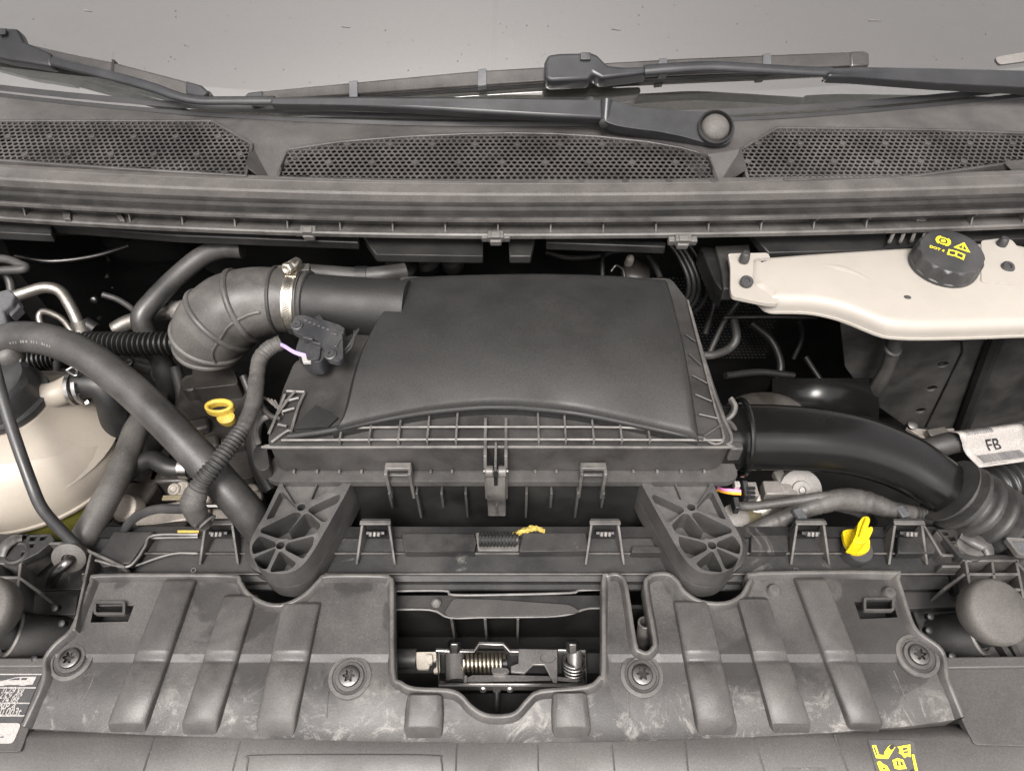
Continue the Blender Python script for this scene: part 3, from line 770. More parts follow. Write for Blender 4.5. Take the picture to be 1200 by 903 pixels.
# feet
def zp(X, Yy): return (270 + X / 3.473, 440 + Yy / 3.473)
FO = [(208,420),(500,420),(470,480),(352,690),(330,725),(300,765),(262,795),(205,808),(150,800),(105,770),(80,725),(78,680),(95,640),(140,565)]
FH = [[(214,440),(250,428),(350,424),(322,505),(285,515),(262,520)], [(364,424),(474,426),(392,474),(332,502),(338,486)],
      [(203,476),(214,478),(262,530),(262,545),(150,582)], [(440,484),(446,492),(390,590),(375,592),(318,548),(328,536)],
      [(128,622),(262,556),(286,562),(226,662),(200,660),(125,635)], [(304,562),(322,565),(366,608),(345,640),(240,665),(232,660)],
      [(90,690),(118,652),(180,678),(182,692),(94,724)], [(232,682),(338,655),(332,690),(296,742),(224,705)],
      [(98,742),(182,704),(146,786),(118,776)], [(202,714),(266,764),(238,788),(168,796),(165,790)]]
for mir in (0, 1):
    M_ = (lambda p: (1163 - p[0], p[1])) if mir else (lambda p: p)
    zf_ = lambda x, y: .047 + (612 - y) * .00006
    out = [M_(zp(*p)) for p in FO]; O3 = roundpoly(pix(out, zf_), .004, 2)
    H3 = [roundpoly(shrink(pix([M_(zp(*p)) for p in h], zf_), -.0008), .0032, 3) for h in FH]
    hub = [zp(288, 535), zp(203, 690)]
    H3 += [circ(at(*M_(h), zf_(*h)), .0042, 12) for h in hub]
    ft = MB().plate(O3, H3, off=(0, 0, -.030)).build('foot', 'foot', ab, bevel=.0014)
    setp(ft, 'spoked left foot' if not mir else 'spoked right foot')
    MB().plate([p + Vector((0, 0, -.0302)) for p in O3], off=(0, 0, -.024)).build('foot_base', 'foot', ft, bevel=.002)
    for h, dz in ((H3[0], .006), (H3[1], .006), (H3[2], .013), (H3[3], .015)):
        MB().plate([p + Vector((0, 0, -dz)) for p in shrink(h, -.0005)], off=(0, 0, -.004)).build('pocket_floor', 'foot', ft)
    c = at(*M_(hub[1]), -.008); 
    gr = MB().lathe([(.030, -.016), (.034, -.012), (.034, -.006), (.031, -.003), (.031, .002), (.034, .004), (.034, .010), (.028, .013)], c + Vector((0, -.004, 0)), (0, 0, 1), 28)
    t = gr.build('rubber_mount', 'rubber'); setp(t, 'round rubber mount under the %s spoked foot of the air filter housing' % ('right' if mir else 'left'), 'mount', 'rubber mounts under the housing')

# ================================================================ outlet duct, elbow and clamp
zd = .118
ax0, ax1 = at(478, 362, zd), at(334, 352, zd)
rd = px2m(400, 356, zd, 33)
od = MB().tube([ax0, ax0.lerp(ax1, .5), ax1], rd, 36, 4).build('outlet_pipe', 'lid', ab, smooth=60)
axd = (ax1 - ax0).normalized()
ring(at(361, 353.5, zd), axd, rd + .001, .0034, 8).build('pipe_collar', 'rubber', od)
el = thing('intake_elbow', at(290, 380, .08), 'ribbed grey rubber elbow hose joined to the air filter outlet', 'hose')
ep = P3([(357,353,zd),(334,352,zd),(300,354,.116),(272,364,.108),(252,382,.092),(246,396,.074),(246,406,.060),(247,412,.052)])
er = [rd + .003, rd + .0045, rd + .008, rd + .012, rd + .013, rd + .010, rd + .006, rd + .003]
eb = MB().tube(ep, er, 36, 8).build('elbow_body', 'elbow', el, smooth=60)
pts = crom(ep, 8); rr_ = lerps(er, 8)
for i in (20, 29, 38, 46):
    T = (pts[i+1] - pts[i-1]).normalized(); ring(pts[i], T, rr_[i] + .0006, .0024, 8, 40, 1.5).build('elbow_rib', 'elbow', el, smooth=60)
# lengthwise seam rib, facing up and forward
sm = []
for i in range(12, 42):
    T = (pts[i+1] - pts[i-1]).normalized(); n_ = (CAM - pts[i]); n_ = (n_ - T * n_.dot(T)).normalized(); b_ = T.cross(n_)
    n_ = (n_ * math.cos(R(18)) - b_ * math.sin(R(18))).normalized(); sm.append(pts[i] + n_ * (rr_[i] + .0006))
MB().tube(sm, .0016, 6, raw=True).build('elbow_rib', 'elbow', el)
ring(pts[10], (pts[11] - pts[9]).normalized(), rr_[10] + .0004, .0022, 8).build('elbow_lip', 'rubber', el)
MB().box(at(352, 316, zd + .028) , (.022, .012, .008), .1).build('top_tab', 'elbow', el, bevel=.001)
MB().box(at(330, 316, zd + .026) , (.018, .008, .008), .1).build('top_tab', 'elbow', el, bevel=.001)

hc = thing('hose_clamp', at(334, 352, zd), 'shiny worm-drive hose clamp around the rubber elbow', 'clamp')
cc = pts[3]; ct = (pts[4] - pts[2]).normalized()
band(cc, ct, rr_[3] + .0003, .0125, .0012, 56).build('band', 'zinc', hc, smooth=30)
# slotted upper layer of the band
c1 = ringpts(cc, ct, rr_[3] + .0022, 60)
def clampang(px, py):
    best = min(range(60), key=lambda k: abs((proj(c1[k])[0] - px)) + abs(proj(c1[k])[1] - py)); return best
def proj(p):
    d = Vector(p) - CAM; zc = d.y * cp - d.z * sp; xc = d.x; yc = d.y * sp + d.z * cp
    return (CX + F * xc / zc, CY - F * yc / zc)
nb = 120; cN = ringpts(cc, ct, rr_[3] + .0016, nb)
vis = [k for k in range(nb) if (cN[k] - cc).dot(CAM - cN[k]) > -.004 and 316 < proj(cN[k])[1] < 364]
ka, kb = min(vis), max(vis)
band(cc, ct, rr_[3] + .0016, .0120, .0012, 30, ka * 360 / nb, kb * 360 / nb).build('band_overlap', 'zinc', hc, smooth=30)
c2 = ringpts(cc, ct, rr_[3] + .0029, 360)
for k in range(int(ka * 3) + 10, int(kb * 3), 3):
    p = c2[k]; o_ = (p - cc).normalized(); ty_ = ct.cross(o_)
    dg = (ct * .96 + ty_ * .28).normalized()
    MB().box(p, (.0078, .0008, .0007), 0, Matrix((dg, o_.cross(dg), o_)).transposed()).build('thread_slot', 'latch_dark', hc, smooth=0)
kt = min(vis, key=lambda k: proj(cN[k])[1]); wp = cN[kt] + (cN[kt] - cc).normalized() * .006
tdir = (cN[(kt + 2) % nb] - cN[(kt - 2) % nb]).normalized()
if tdir.y > 0: tdir = -tdir
tdir = (tdir + Vector((-.25, 0, 0))).normalized()
MB().lathe([(.0050,-.010),(.0066,-.008),(.0066,.005),(.0050,.007)], wp, tdir, 16).build('worm_housing', 'zinc', hc)
MB().lathe([(.0070,-.004),(.0070,.003),(.0046,.0042),(.002,.002)], wp + tdir * .012, tdir, 6).build('hex_screw', 'zinc', hc, bevel=.0005)

# ================================================================ pressure sensor with plug
sn = thing('pressure_sensor', at(370, 400, .12), 'small blue-black sensor bolted beside the air outlet pipe', 'sensor')
zs = .138
MB().plate(roundpoly(pix([(342,378),(346,370),(356,369),(372,374),(392,383),(401,391),(402,420),(396,424),(384,421),(380,410),(372,398),(350,392),(343,388)], zs), .003), off=(0,0,-.006)).build('bracket', 'connector', sn, bevel=.0012)
MB().plate(roundpoly(pix([(352,393),(376,395),(383,402),(382,416),(376,424),(360,424),(346,410)], zs - .007), .004), off=(0,0,-.02)).build('body', 'connector', sn, bevel=.002)
MB().plate(roundpoly(pix([(356,405),(366,400),(376,406),(374,420),(360,422)], zs - .003), .003), off=(0,0,-.012)).build('plug', 'connector', sn, bevel=.0015)
MB().plate(pix([(353,417),(365,418),(364,424),(355,424)], zs - .004), off=(0,0,-.004)).build('lock_tab', 'print_white', sn, bevel=.0005)
for x, y in ((348, 381), (387, 415)):
    MB().lathe([(.0066,-.003),(.0066,.001),(.0055,.0016),(.0045,.0016),(.0045,.003),(.0015,.003),(.001,.0015)], at(x, y, zs + .001), (0,-.2,1), 18).build('screw', 'connector', sn)
MB().plate(pix([(368,371),(375,368),(379,374),(398,380),(404,384),(402,391),(385,382)], zs - .002), off=(0,0,-.012)).build('body', 'connector', sn, bevel=.001)
for sx_ in (0, 1):
    MB().tube(P3([(398+sx_*6,414,.125),(408+sx_*4,406,.125),(420-sx_*4,386+sx_*2,.125)]), .0016, 6, 3).build('cable_hook', 'connector', sn)
for k in range(6):
    MB().box(at(358 + k * 5.2, 375.5 + k * 2.1, zs + .0003), (.0032, .0022, .0005), -.3).build('moulded_mark', 'connector_grey', sn, smooth=0)
for x, y, w_, h_ in ((362,398,.012,.004),(372,404,.010,.003),(396,404,.004,.012),(392,393,.008,.003)):
    MB().box(at(x, y, zs - .002), (w_, h_, .008), -.3).build('clip_rib', 'connector', sn, bevel=.0008)
wv = MB().tube(P3([(326,401,.120),(334,405,.128),(346,412,.133),(364,417,.132)]), .0013, 8, 5)
wv.tube(P3([(326,402.5,.120),(334,407,.127),(346,414,.132),(362,419,.131)]), .0013, 8, 5)
setp(wv.build('wire_pair', 'wire_violet'), 'thin violet and white wire pair entering the sensor plug', 'wire')
# ================================================================ white fluid reservoir
zt = .118
rv = thing('fluid_reservoir', at(1040, 340, .06), 'milky white fluid reservoir with a black screw cap at the right rear', 'reservoir')
body = [(880,300),(960,294),(1040,289),(1110,285),(1180,282),(1240,300),(1290,330),(1290,373),(1200,379),(1100,382),(1055,381),(1035,377),(1010,367),(985,358),(955,352),(925,351),(905,350),(893,340),(880,330)]
B3 = roundpoly(pix(smoothP(body + [body[0]], 3)[:-1], zt), .004, 1)
mb = MB(); rows = []
prof = [(.012, .0012), (.008, .0006), (.0045, -.0012), (.002, -.004), (.0005, -.008), (0, -.012), (0, -.018)]
rows = [[Vector((p.x, p.y, zt + dz)) for p in shrink(B3, ins)] for ins, dz in prof]
mb = MB().grid([r + [r[0]] for r in rows]); mb.cap(rows[0]); mb.cap(rows[-1])
mb.build('tank', 'milky', rv, smooth=60, weld=2e-5)
B4 = [Vector((p.x, p.y, zt - .0182)) for p in shrink(B3, -.0022)]
MB().plate(B4, off=(0, 0, -.003)).build('seam_flange', 'milky', rv, bevel=.0012)
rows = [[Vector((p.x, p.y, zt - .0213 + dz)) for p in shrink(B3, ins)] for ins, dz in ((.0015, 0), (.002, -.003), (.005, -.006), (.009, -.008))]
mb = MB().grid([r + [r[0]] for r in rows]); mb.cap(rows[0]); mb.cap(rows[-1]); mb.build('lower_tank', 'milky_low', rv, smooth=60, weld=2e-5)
fl = MB().plate(roundpoly(pix([(853,297),(900,296),(915,330),(912,356),(897,355),(858,347),(856,340),(856,312)], zt - .002), .004), off=(0, 0, -.005)).build('mounting_ear', 'milky', rv, bevel=.0015, seg=3)
MB().plate(roundpoly(pix([(1150,282),(1174,279),(1186,281),(1198,296),(1196,318),(1192,334),(1150,330)], zt + .0025), .004), off=(0, 0, -.006)).build('mounting_ear', 'milky', rv, bevel=.0015, seg=3)
for x, y in ((872, 302), (1173, 285)):
    MB().lathe([(.0062, -.002), (.0062, .004), (.005, .010), (.004, .011)], at(x, y + 2, zt + .002), (0, 0, 1), 18).build('rubber_peg', 'cap_black', rv)
for x, y in ((875, 330), (1181, 313)):
    MB().lathe([(.0078, -.002), (.0078, .0015), (.0065, .003), (.0035, .003), (.003, .0012)], at(x, y, zt + .003), (0, -.35, 1), 20).build('screw', 'cap_black', rv)
MB().lathe([(.0034, -.001), (.0034, .0012), (.001, .0016)], at(1063, 349, zt), (0, 0, 1), 16, sx=1.3).build('plug_dot', 'connector', rv)
for x, y, r in ((1058, 331, .0011), (1055, 342.5, .0014), (1052.5, 342.5, .0011), (1058, 343, .0008)):
    MB().lathe([(r, -.0005), (r, .0005)], at(x, y, zt + .0002), (0, 0, 1), 10).build('paint_fleck', 'fleck_green', rv)
# broad ridge along the tank and small moulded tabs
MB().tube(P3([(925,312,zt-.004),(980,316,zt-.003),(1015,330,zt-.003),(1045,350,zt-.004)]), [.008,.010,.009,.006], 10, 6, flat=.5).build('moulded_ridge', 'milky', rv, smooth=60)
for x0, x1, y in ((932, 950, 356), (1098, 1160, 386)):
    MB().plate(pix([(x0, y), (x1, y), (x1, y + 5), (x0, y + 5)], zt - .020), off=(0, 0, -.006)).build('moulded_tab', 'milky_low', rv, bevel=.001)
# cap
cc_ = at(1105, 310, zt + .004); axc = Vector((-.02, -.10, 1)).normalized(); rc = px2m(1105, 303, zt + .02, 37)
def scal(r):
    return lambda a: r * (1 - .035 * (1 if (math.cos(14 * a) > .45) else 0))
cap_ = MB().lathe([(rc * .93, -.004), (rc * .95, .0), (rc * 1.05, .001), (rc * 1.05, .0045), (scal(rc * 1.045), .0055), (scal(rc * 1.01), .020), (rc * .95, .0225), (rc * .90, .0232), (rc * .2, .0232)], cc_, axc, 84).build('cap', 'cap_black', rv, smooth=32)
_X = Vector((.86, -.50, 0)); _X = (_X - axc * _X.dot(axc)).normalized(); MC = frame(cc_ + axc * .0236, _X, axc.cross(_X))       # print runs down to the right
def on(m_, P, z=0): return [m_ @ Vector((x, y, z)) for x, y in P]
def flat(P, holes=(), t=.0002):
    mb = MB(); mb.plate([Vector((x, y, 0)) for x, y in P], [[Vector((x, y, 0)) for x, y in h] for h in holes], off=(0, 0, -t)); return mb
def put(mb, m_, name, mt, parent):
    me = mb.mesh(name); me.transform(m_); return link(name, me, mt, parent, smooth=0)
def C2(cx, cy, r, n=24, a0=0, a1=360): return [(cx + r * math.cos(R(a0 + (a1 - a0) * k / n)), cy + r * math.sin(R(a0 + (a1 - a0) * k / n))) for k in range(n)]
def arc2(cx, cy, r0, r1, a0, a1, n=12):
    return [(cx + r1 * math.cos(R(a0 + (a1 - a0) * k / n)), cy + r1 * math.sin(R(a0 + (a1 - a0) * k / n))) for k in range(n + 1)] + [(cx + r0 * math.cos(R(a1 + (a0 - a1) * k / n)), cy + r0 * math.sin(R(a1 + (a0 - a1) * k / n))) for k in range(n + 1)]
u = rc / .034
cap_print = MB()
def addflat(P, holes=()):
    m_ = flat(P, holes); cap_print.add([Vector((v.x * u, v.y * u, v.z)) for v in m_.v], m_.f)
bx_, by_ = -.0115, .0105
addflat(C2(bx_, by_, .0058), [C2(bx_, by_, .0046)]); addflat(C2(bx_, by_, .0026, 16))
addflat(arc2(bx_, by_, .0064, .0078, 120, 240)); addflat(arc2(bx_, by_, .0064, .0078, -60, 60))
tx, ty = .0085, .0115
addflat([(tx - .0085, ty - .0055), (tx + .0085, ty - .0055), (tx, ty + .0075)], [[(tx - .0050, ty - .0037), (tx + .0050, ty - .0037), (tx, ty + .0040)]])
addflat([(tx - .0007, ty - .0005), (tx + .0007, ty - .0005), (tx + .0009, ty + .0026), (tx - .0009, ty + .0026)])
addflat([(tx - .0007, ty - .0024), (tx + .0007, ty - .0024), (tx + .0007, ty - .0012), (tx - .0007, ty - .0012)])
ox, oy = .0045, -.0035
addflat([(ox - .0085, oy - .005), (ox, oy - .0038), (ox + .0085, oy - .005), (ox + .0085, oy + .004), (ox, oy + .0052), (ox - .0085, oy + .004)],
        [[(ox - .0068, oy - .0032), (ox - .0009, oy - .0022), (ox - .0009, oy + .0034), (ox - .0068, oy + .0024)], [(ox + .0009, oy - .0022), (ox + .0068, oy - .0032), (ox + .0068, oy + .0024), (ox + .0009, oy + .0034)]])
put(cap_print, MC, 'cap_symbols', 'yellow_print', cap_)
me = text_mesh('DOT 4', .0052 * u, 'cap_lettering'); me.transform(MC @ Matrix.Translation((-.0150 * u, -.0050 * u, 0))); link('cap_lettering', me, 'yellow_print', cap_, smooth=0)
# bracket left of the reservoir and pipe under it
bk_ = thing('reservoir_bracket', at(860, 320, .1), 'dark plastic bracket holding the left ear of the white reservoir', 'bracket')
MB().plate(pix([(838,288),(878,286),(880,296),(860,300),(860,338),(848,338),(846,318)], .098), off=(0,0,-.02)).build('arm', 'rubber', bk_, bevel=.0015)
MB().plate(pix([(820,288),(836,290),(850,330),(848,342),(838,330)], .09), off=(0,0,-.03)).build('web', 'hose_dark', bk_, bevel=.0015)
pp = thing('reservoir_pipe', at(1030, 430, 0), 'short dark outlet pipe dropping from under the white reservoir', 'pipe')
MB().tube(P3([(1050,388,.07),(1046,410,.04),(1040,430,.01),(1030,450,-.02),(1018,466,-.05)]), [.010,.009,.0085,.010,.010], 12, 5).build('pipe', 'rubber', pp)
ring(at(1046,408,.043), (.1,-.3,1), .0095, .0025).build('collar', 'rubber', pp)

# ================================================================ intake duct on the right
du = thing('intake_duct', at(980, 540, .0), 'glossy black moulded intake duct curving right from the air filter housing', 'duct')
dp = P3([(838,512,.058),(870,512,.058),(910,512,.058),(960,515,.058),(1010,523,.054),(1060,541,.046),(1100,565,.036),(1135,592,.022)])
dr = [.034,.0345,.034,.033,.0318,.030,.028,.026]
supe = lambda a: (abs(math.cos(a + .5)) ** 3.2 + abs(math.sin(a + .5)) ** 3.2) ** (-1 / 3.2) * .95
MB().tube(dp, dr, 40, 8, flat=.70, up=(0,-.35,1), shp=supe).build('duct_body', 'duct', du, smooth=60)
pd = crom(dp, 8); rdd = lerps(dr, 8); sm = []; sm2 = []
for i in range(2, len(pd) - 1):
    T = (pd[i+1] - pd[i-1]).normalized(); upv = Vector((0,-.25,1)); upv = (upv - T * upv.dot(T)).normalized(); bi = T.cross(upv)
    sgn_ = -1 if bi.y > 0 else 1
    sm.append(pd[i] + (bi * sgn_ * math.cos(R(-38)) + upv * .86 * math.sin(R(-38))) * (rdd[i] + .002))
    sm2.append(pd[i] + (bi * sgn_ * math.cos(R(62)) + upv * .80 * math.sin(R(62))) * (rdd[i] - .0015))
MB().tube(sm, .0018, 6, raw=True).build('mould_seam', 'duct', du)
ring(at(868,512,.058), (1,0,0), .041, .003).build('end_collar', 'duct', du)
# flattened boss on the front face of the duct
be = P3([(1112,574,.034),(1138,592,.022),(1165,612,.004),(1195,636,-.02),(1230,664,-.05)])
bl_ = thing('duct_bellows', at(1165, 612, 0), 'black corrugated bellows at the right end of the glossy intake duct', 'bellows')
corr(be, .0335, .0150, .0085, 28, r1=.043, sq=True).build('bellows_sleeve', 'rubber', bl_, smooth=60)
clp = thing('duct_tie', at(850, 490, .08), 'grey plastic hook clip between the housing and the glossy duct', 'clip')
MB().tube(P3([(856,467,.10),(861,476,.098),(858,485,.092),(850,492,.088),(841,497,.086)]), [.0026,.003,.003,.003,.003], 8, 4, flat=1.6).build('hook', 'box_edge', clp)
MB().tube(P3([(848,492,.086),(856,496,.084),(862,506,.078),(861,520,.07)]), .0032, 8, 4).build('loop', 'rubber', clp)
MB().box(at(859, 531, .064), (.014, .010, .030)).build('lug', 'box', clp, bevel=.002)

# ================================================================ loom, sensor wheel and small plug on the right
gz = thing('glossy_cover', at(960, 470, -.05), 'glossy black humped engine cover behind the intake duct', 'cover')
mb = MB(); rows = []
for j in range(10):
    rows.append([]);
    for i in range(18):
        u_ = i / 17; v_ = j / 9
        p = at(905 + 125 * u_, 443 + 55 * v_, -.03 + .03 * math.sin(math.pi * min(1, max(0, u_))) * (1 - .3 * v_) - .04 * v_ * v_)
        rows[-1].append(p)
mb.grid(rows)
per = rows[0]; mb.grid([rows[0], [p + Vector((0, .01, -.1)) for p in rows[0]]])
mb.build('hump', 'duct', gz, smooth=70)
MB().lathe([(.034,-.03),(.034,-.012),(.030,-.004),(.020,.002),(.003,.004)], at(900, 482, -.02), (0,-.2,1), 28, sx=1.6).build('dome', 'engine', gz)

tw = thing('tensioner_wheel', at(937, 578, .0), 'grey round plastic sensor housing with a hub right of the air filter foot', 'sensor')
cw_ = at(938, 574, .0); aw = Vector((-.05, -.55, .8)).normalized(); rw = px2m(938, 574, 0, 25)
MB().lathe([(rw, -.016), (rw, .0), (rw * .96, .002), (rw * .45, .002), (rw * .44, .004), (rw * .42, .005), (rw * .2, .005), (rw * .18, .003), (rw * .05, .003)], cw_, aw, 36).build('disc', 'connector_light', tw)
MB().lathe([(.003,0),(.003,.006)], cw_, aw, 10).build('pin', 'steel_dark', tw)
MB().box(at(912, 575, -.004), (.036, .018, .016)).build('socket', 'connector_light', tw, bevel=.0015)
MB().box(at(917, 566, .0), (.012, .03, .010), .2).build('lug', 'connector_light', tw, bevel=.0015)
MB().lathe([(.026,-.02),(.026,0),(.022,.003)], at(905, 597, -.03), aw, 24).build('pulley', 'alu', tw)
MB().plate(pix([(870,590),(890,586),(895,612),(868,615)], -.03), off=(0,0,-.01)).build('base_plate', 'brass_dull', tw, bevel=.001)
sq = MB().box((0,0,0),(.001,.001,.001))
pl = thing('wire_plug', at(875, 578, .0), 'small black plug with pink and orange wires beside the right foot', 'plug')
MB().box(at(879, 577, .0), (.013, .018, .018)).build('shell', 'connector_light', pl, bevel=.0012)
MB().box(at(872.5, 577, .0), (.006, .020, .020)).build('collar', 'connector', pl, bevel=.001)
for dy in (-5, 0, 5): MB().box(at(880, 577 + dy, .0105), (.009, .003, .003)).build('lock_bar', 'print_black', pl)
MB().box(at(863, 569, .006), (.006, .007, .010)).build('tab', 'print_white', pl, bevel=.0008)
MB().tube(P3([(868,578,.002),(856,577,.002),(846,575,-.004),(832,570,-.02)]), .0022, 8, 4).build('wire', 'wire_orange', pl)
MB().tube(P3([(868,575,.004),(856,574,.004),(846,573,0),(832,566,-.02)]), .0018, 8, 4).build('wire', 'wire_pink', pl)

hr = thing('wiring_loom', at(980, 600, -.01), 'thick taped wiring loom running behind the yellow plug to the right', 'wiring loom')
wrap_tube(P3([(868,627,-.02),(900,614,-.01),(928,603,.002),(955,592,.010),(985,585,.014),(1015,588,.014),(1045,597,.010),(1070,601,.004)]), [.0075,.0095,.0100,.0105,.0125,.0125,.0095,.0085], 14, 12, .05).build('taped_trunk', 'tape', hr, smooth=50)
corr(P3([(1066,600.5,.004),(1085,603,.002),(1102,608,-.006),(1110,618,-.02)]), .0085, .0036, .0022, 14).build('ribbed_sleeve', 'rubber', hr, smooth=60)
wrap_tube(P3([(858,592,-.004),(880,593,.002),(905,590,.006),(935,586,.012),(965,582,.018),(985,583,.018)]), [.0048,.005,.0055,.006,.006,.005], 10, 10, .05).build('taped_branch', 'tape', hr, smooth=50)
wrap_tube(P3([(966,588,.008),(990,592,-.004),(1010,600,-.03),(1020,612,-.06)]), [.008,.009,.008,.008], 10, 8, .05).build('taped_branch', 'tape', hr, smooth=50)
for x, y, z in ((937, 603, .012), (1057, 600, .01)):
    MB().box(at(x, y, z + .006), (.010, .014, .006), .3).build('tie_buckle', 'connector_grey', hr, bevel=.001)
MB().box(at(862, 592, .006), (.006, .014, .014)).build('tie_buckle', 'cap_black', hr, bevel=.001)
MB().lathe([(.016,-.01),(.016,0),(.013,.002)], at(862,606,-.02), (0,-.2,1), 20).build('grommet', 'connector_light', hr)

# labelled cable with barcode sleeve
tg = thing('cable_label', at(1158, 526, .03), 'white folded paper label with barcodes and the letters FB', 'label')
zl = .045
o_ = at(1118, 519, zl); ux = at(1191, 509, zl) - o_; L_ = ux.length; ux.normalize()
uy = Vector((-ux.y, ux.x, 0)); hgt = .048
MLB = Matrix((ux, uy, Vector((0,0,1)))).transposed().to_4x4(); MLB.translation = o_
def lab_z(t):                                    # folded over the cable: crest at the top, dip, flat flap
    return .015 * math.exp(-((t - .22) / .22) ** 2) - .004 * t
def lab(x, t): return MLB @ Vector((x + .018 * (t - .2) * (1 if t > .35 else .4) * .9, -hgt * t * .92 + .012, lab_z(t)))
rows = [[lab(L_ * i / 10 * (1 + .05 * j / 16), j / 16) for i in range(11)] for j in range(17)]
mb = MB().grid(rows); lo_ = mb.build('label_sheet', 'paper', tg, smooth=60)
so_ = lo_.modifiers.new('solid', 'SOLIDIFY'); so_.thickness = .0006; so_.offset = -1
def lq(x0, x1, t0, t1, mt, nm, n=3):
    rr2 = [[lab(L_ * x * (1 + .05 * t), t) + Vector((0, 0, .0005)) for x in (x0, x1)] for t in [t0 + (t1 - t0) * k / n for k in range(n + 1)]]
    return MB().grid(rr2)
bc = MB(); random.seed(3)
for (x0, x1, t0, t1) in ((.10, .52, .06, .28), (.12, .78, .68, .90)):
    x = x0; bc = MB()
    while x < x1:
        w_ = random.choice((.006, .006, .011, .017)); m_ = lq(x, x + w_, t0, t1, None, None); bc.add(m_.v, m_.f); x += w_ + random.choice((.006, .009, .012))
    bc.build('barcode', 'print_grey', tg, smooth=0)
bc = MB()
for (x0, x1, t0, t1) in ((.58,.80,.10,.125),(.84,.93,.09,.115),(.60,.64,.17,.19),(.70,.76,.17,.19),(.16,.30,.94,.955),(.34,.44,.94,.955)):
    x = x0
    while x < x1: m_ = lq(x, x + .008, t0, t1, None, None, 1); bc.add(m_.v, m_.f); x += .013
setp(bc.build('small_print', 'print_grey', tg, smooth=0), kind='stuff')
me = text_mesh('FB', .0135, 'lettering')
for v in me.vertices:
    q = v.co.copy(); t = .51 - q.y / (hgt * .92); p = lab(L_ * .46 + q.x * 1.25, t); v.co = p + Vector((0, 0, .0007 + q.z))
link('lettering', me, 'print_black', tg, smooth=0)
cb = MB().tube(P3([(1076,528,.020),(1095,524,.032),(1118,518,.038),(1160,512,.040),(1210,503,.038)]), .0125, 16, 5)
setp(cb.build('sleeved_cable', 'rubber', smooth=60), 'dark sleeved cable passing through the white barcode label', 'cable')
br_ = thing('wing_bracket', at(1090, 508, .0), 'dull metal bracket just left of the barcode label', 'bracket')
MB().plate(pix([(1062,500),(1090,503),(1118,501),(1122,512),(1104,518),(1080,512)], .0), off=(0,0,-.006)).build('plate', 'cast', br_, bevel=.001)
MB().box(at(1098, 508, .006), (.024,.012,.008), .2).build('tab', 'alu', br_, bevel=.001)
MB().lathe([(.006,-.01),(.006,.004),(.003,.005)], at(1068,499,.0), (0,-.2,1), 14).build('stud', 'steel_dark', br_)
hb = corr(P3([(1120,585,-.05),(1160,572,-.05),(1215,558,-.05)]), .030, .012, .006, 20)
setp(hb.build('corrugated_hose', 'hose_dark', smooth=60), 'dark corrugated hose in shadow below the barcode label', 'hose')

# ================================================================ cables in the dark gap between housing and reservoir
for i, (dx, lab_) in enumerate(((0, 'innermost'), (6, 'second'), (12, 'third'), (22, 'outermost'))):
    o = MB().tube(P3([(783+dx,284,.075),(795+dx,300,.06),(806+dx,325,.04),(806+dx,345,.015),(796+dx,362,-.01),(780+dx,372,-.04)]), .0032, 8, 6).build('cable', 'hose_dark', smooth=60)
    setp(o, '%s black cable of the bundle curving down right of the housing lid' % lab_, 'cable', 'cables right of the housing')
setp(MB().tube(P3([(812,416,-.02),(835,416,-.02),(855,408,-.02),(863,395,-.01),(860,375,0)]), .0058, 10, 6).build('hose', 'rubber', smooth=60), 'thin black hose with a white end right of the housing lid', 'hose')
setp(MB().lathe([(.0062,-.006),(.0062,.006)], at(811, 416, -.018), (1,0,0), 14).build('hose_sleeve', 'white_plastic'), 'small white sleeve on the thin hose right of the lid', 'sleeve')
setp(MB().tube(P3([(832,412,-.06),(848,378,-.03),(866,352,0)]), .0042, 8, 4).build('rod', 'rubber', smooth=60), 'slim dark rod slanting up toward the reservoir bracket', 'rod')
setp(MB().tube(P3([(848,372,.0),(900,371,.0),(958,372,-.01)]), .0022, 8, 4).build('brake_line', 'rubber', smooth=60), 'thin horizontal brake line below the white reservoir', 'brake line')
setp(MB().tube(P3([(944,418,-.10),(953,432,-.11),(964,448,-.12)]), .004, 8, 4).build('rod', 'rubber', smooth=60), 'short dark rod in the shadow behind the glossy duct', 'rod')
# quilted foil insulation glinting deep in the gap
qi = MB()
for j in range(26):
    for i in range(40):
        c = Vector((.17 + i * .0062 + (j % 2) * .0031, .236 - .0012 * j, -.03 - j * .0058))
        qi.add([c + Vector((-.0028,0,0)), c + Vector((0,-.0004,-.0026)), c + Vector((.0028,0,0)), c + Vector((0,-.0002,.0026)), c + Vector((0,-.0016,0))], [(0,1,4),(1,2,4),(2,3,4),(3,0,4)])
q_ = thing('insulation_mat', (.3, .24, -.1), 'dark quilted heat insulation glinting deep behind the housing', 'insulation')
MB().box((.295, .246, -.105), (.28, .003, .18), 0, Matrix.Rotation(R(-11), 3, 'X')).build('backing', 'deep', q_)
qo = qi.build('quilting', 'quilt', q_, smooth=0); setp(qo, kind='stuff')
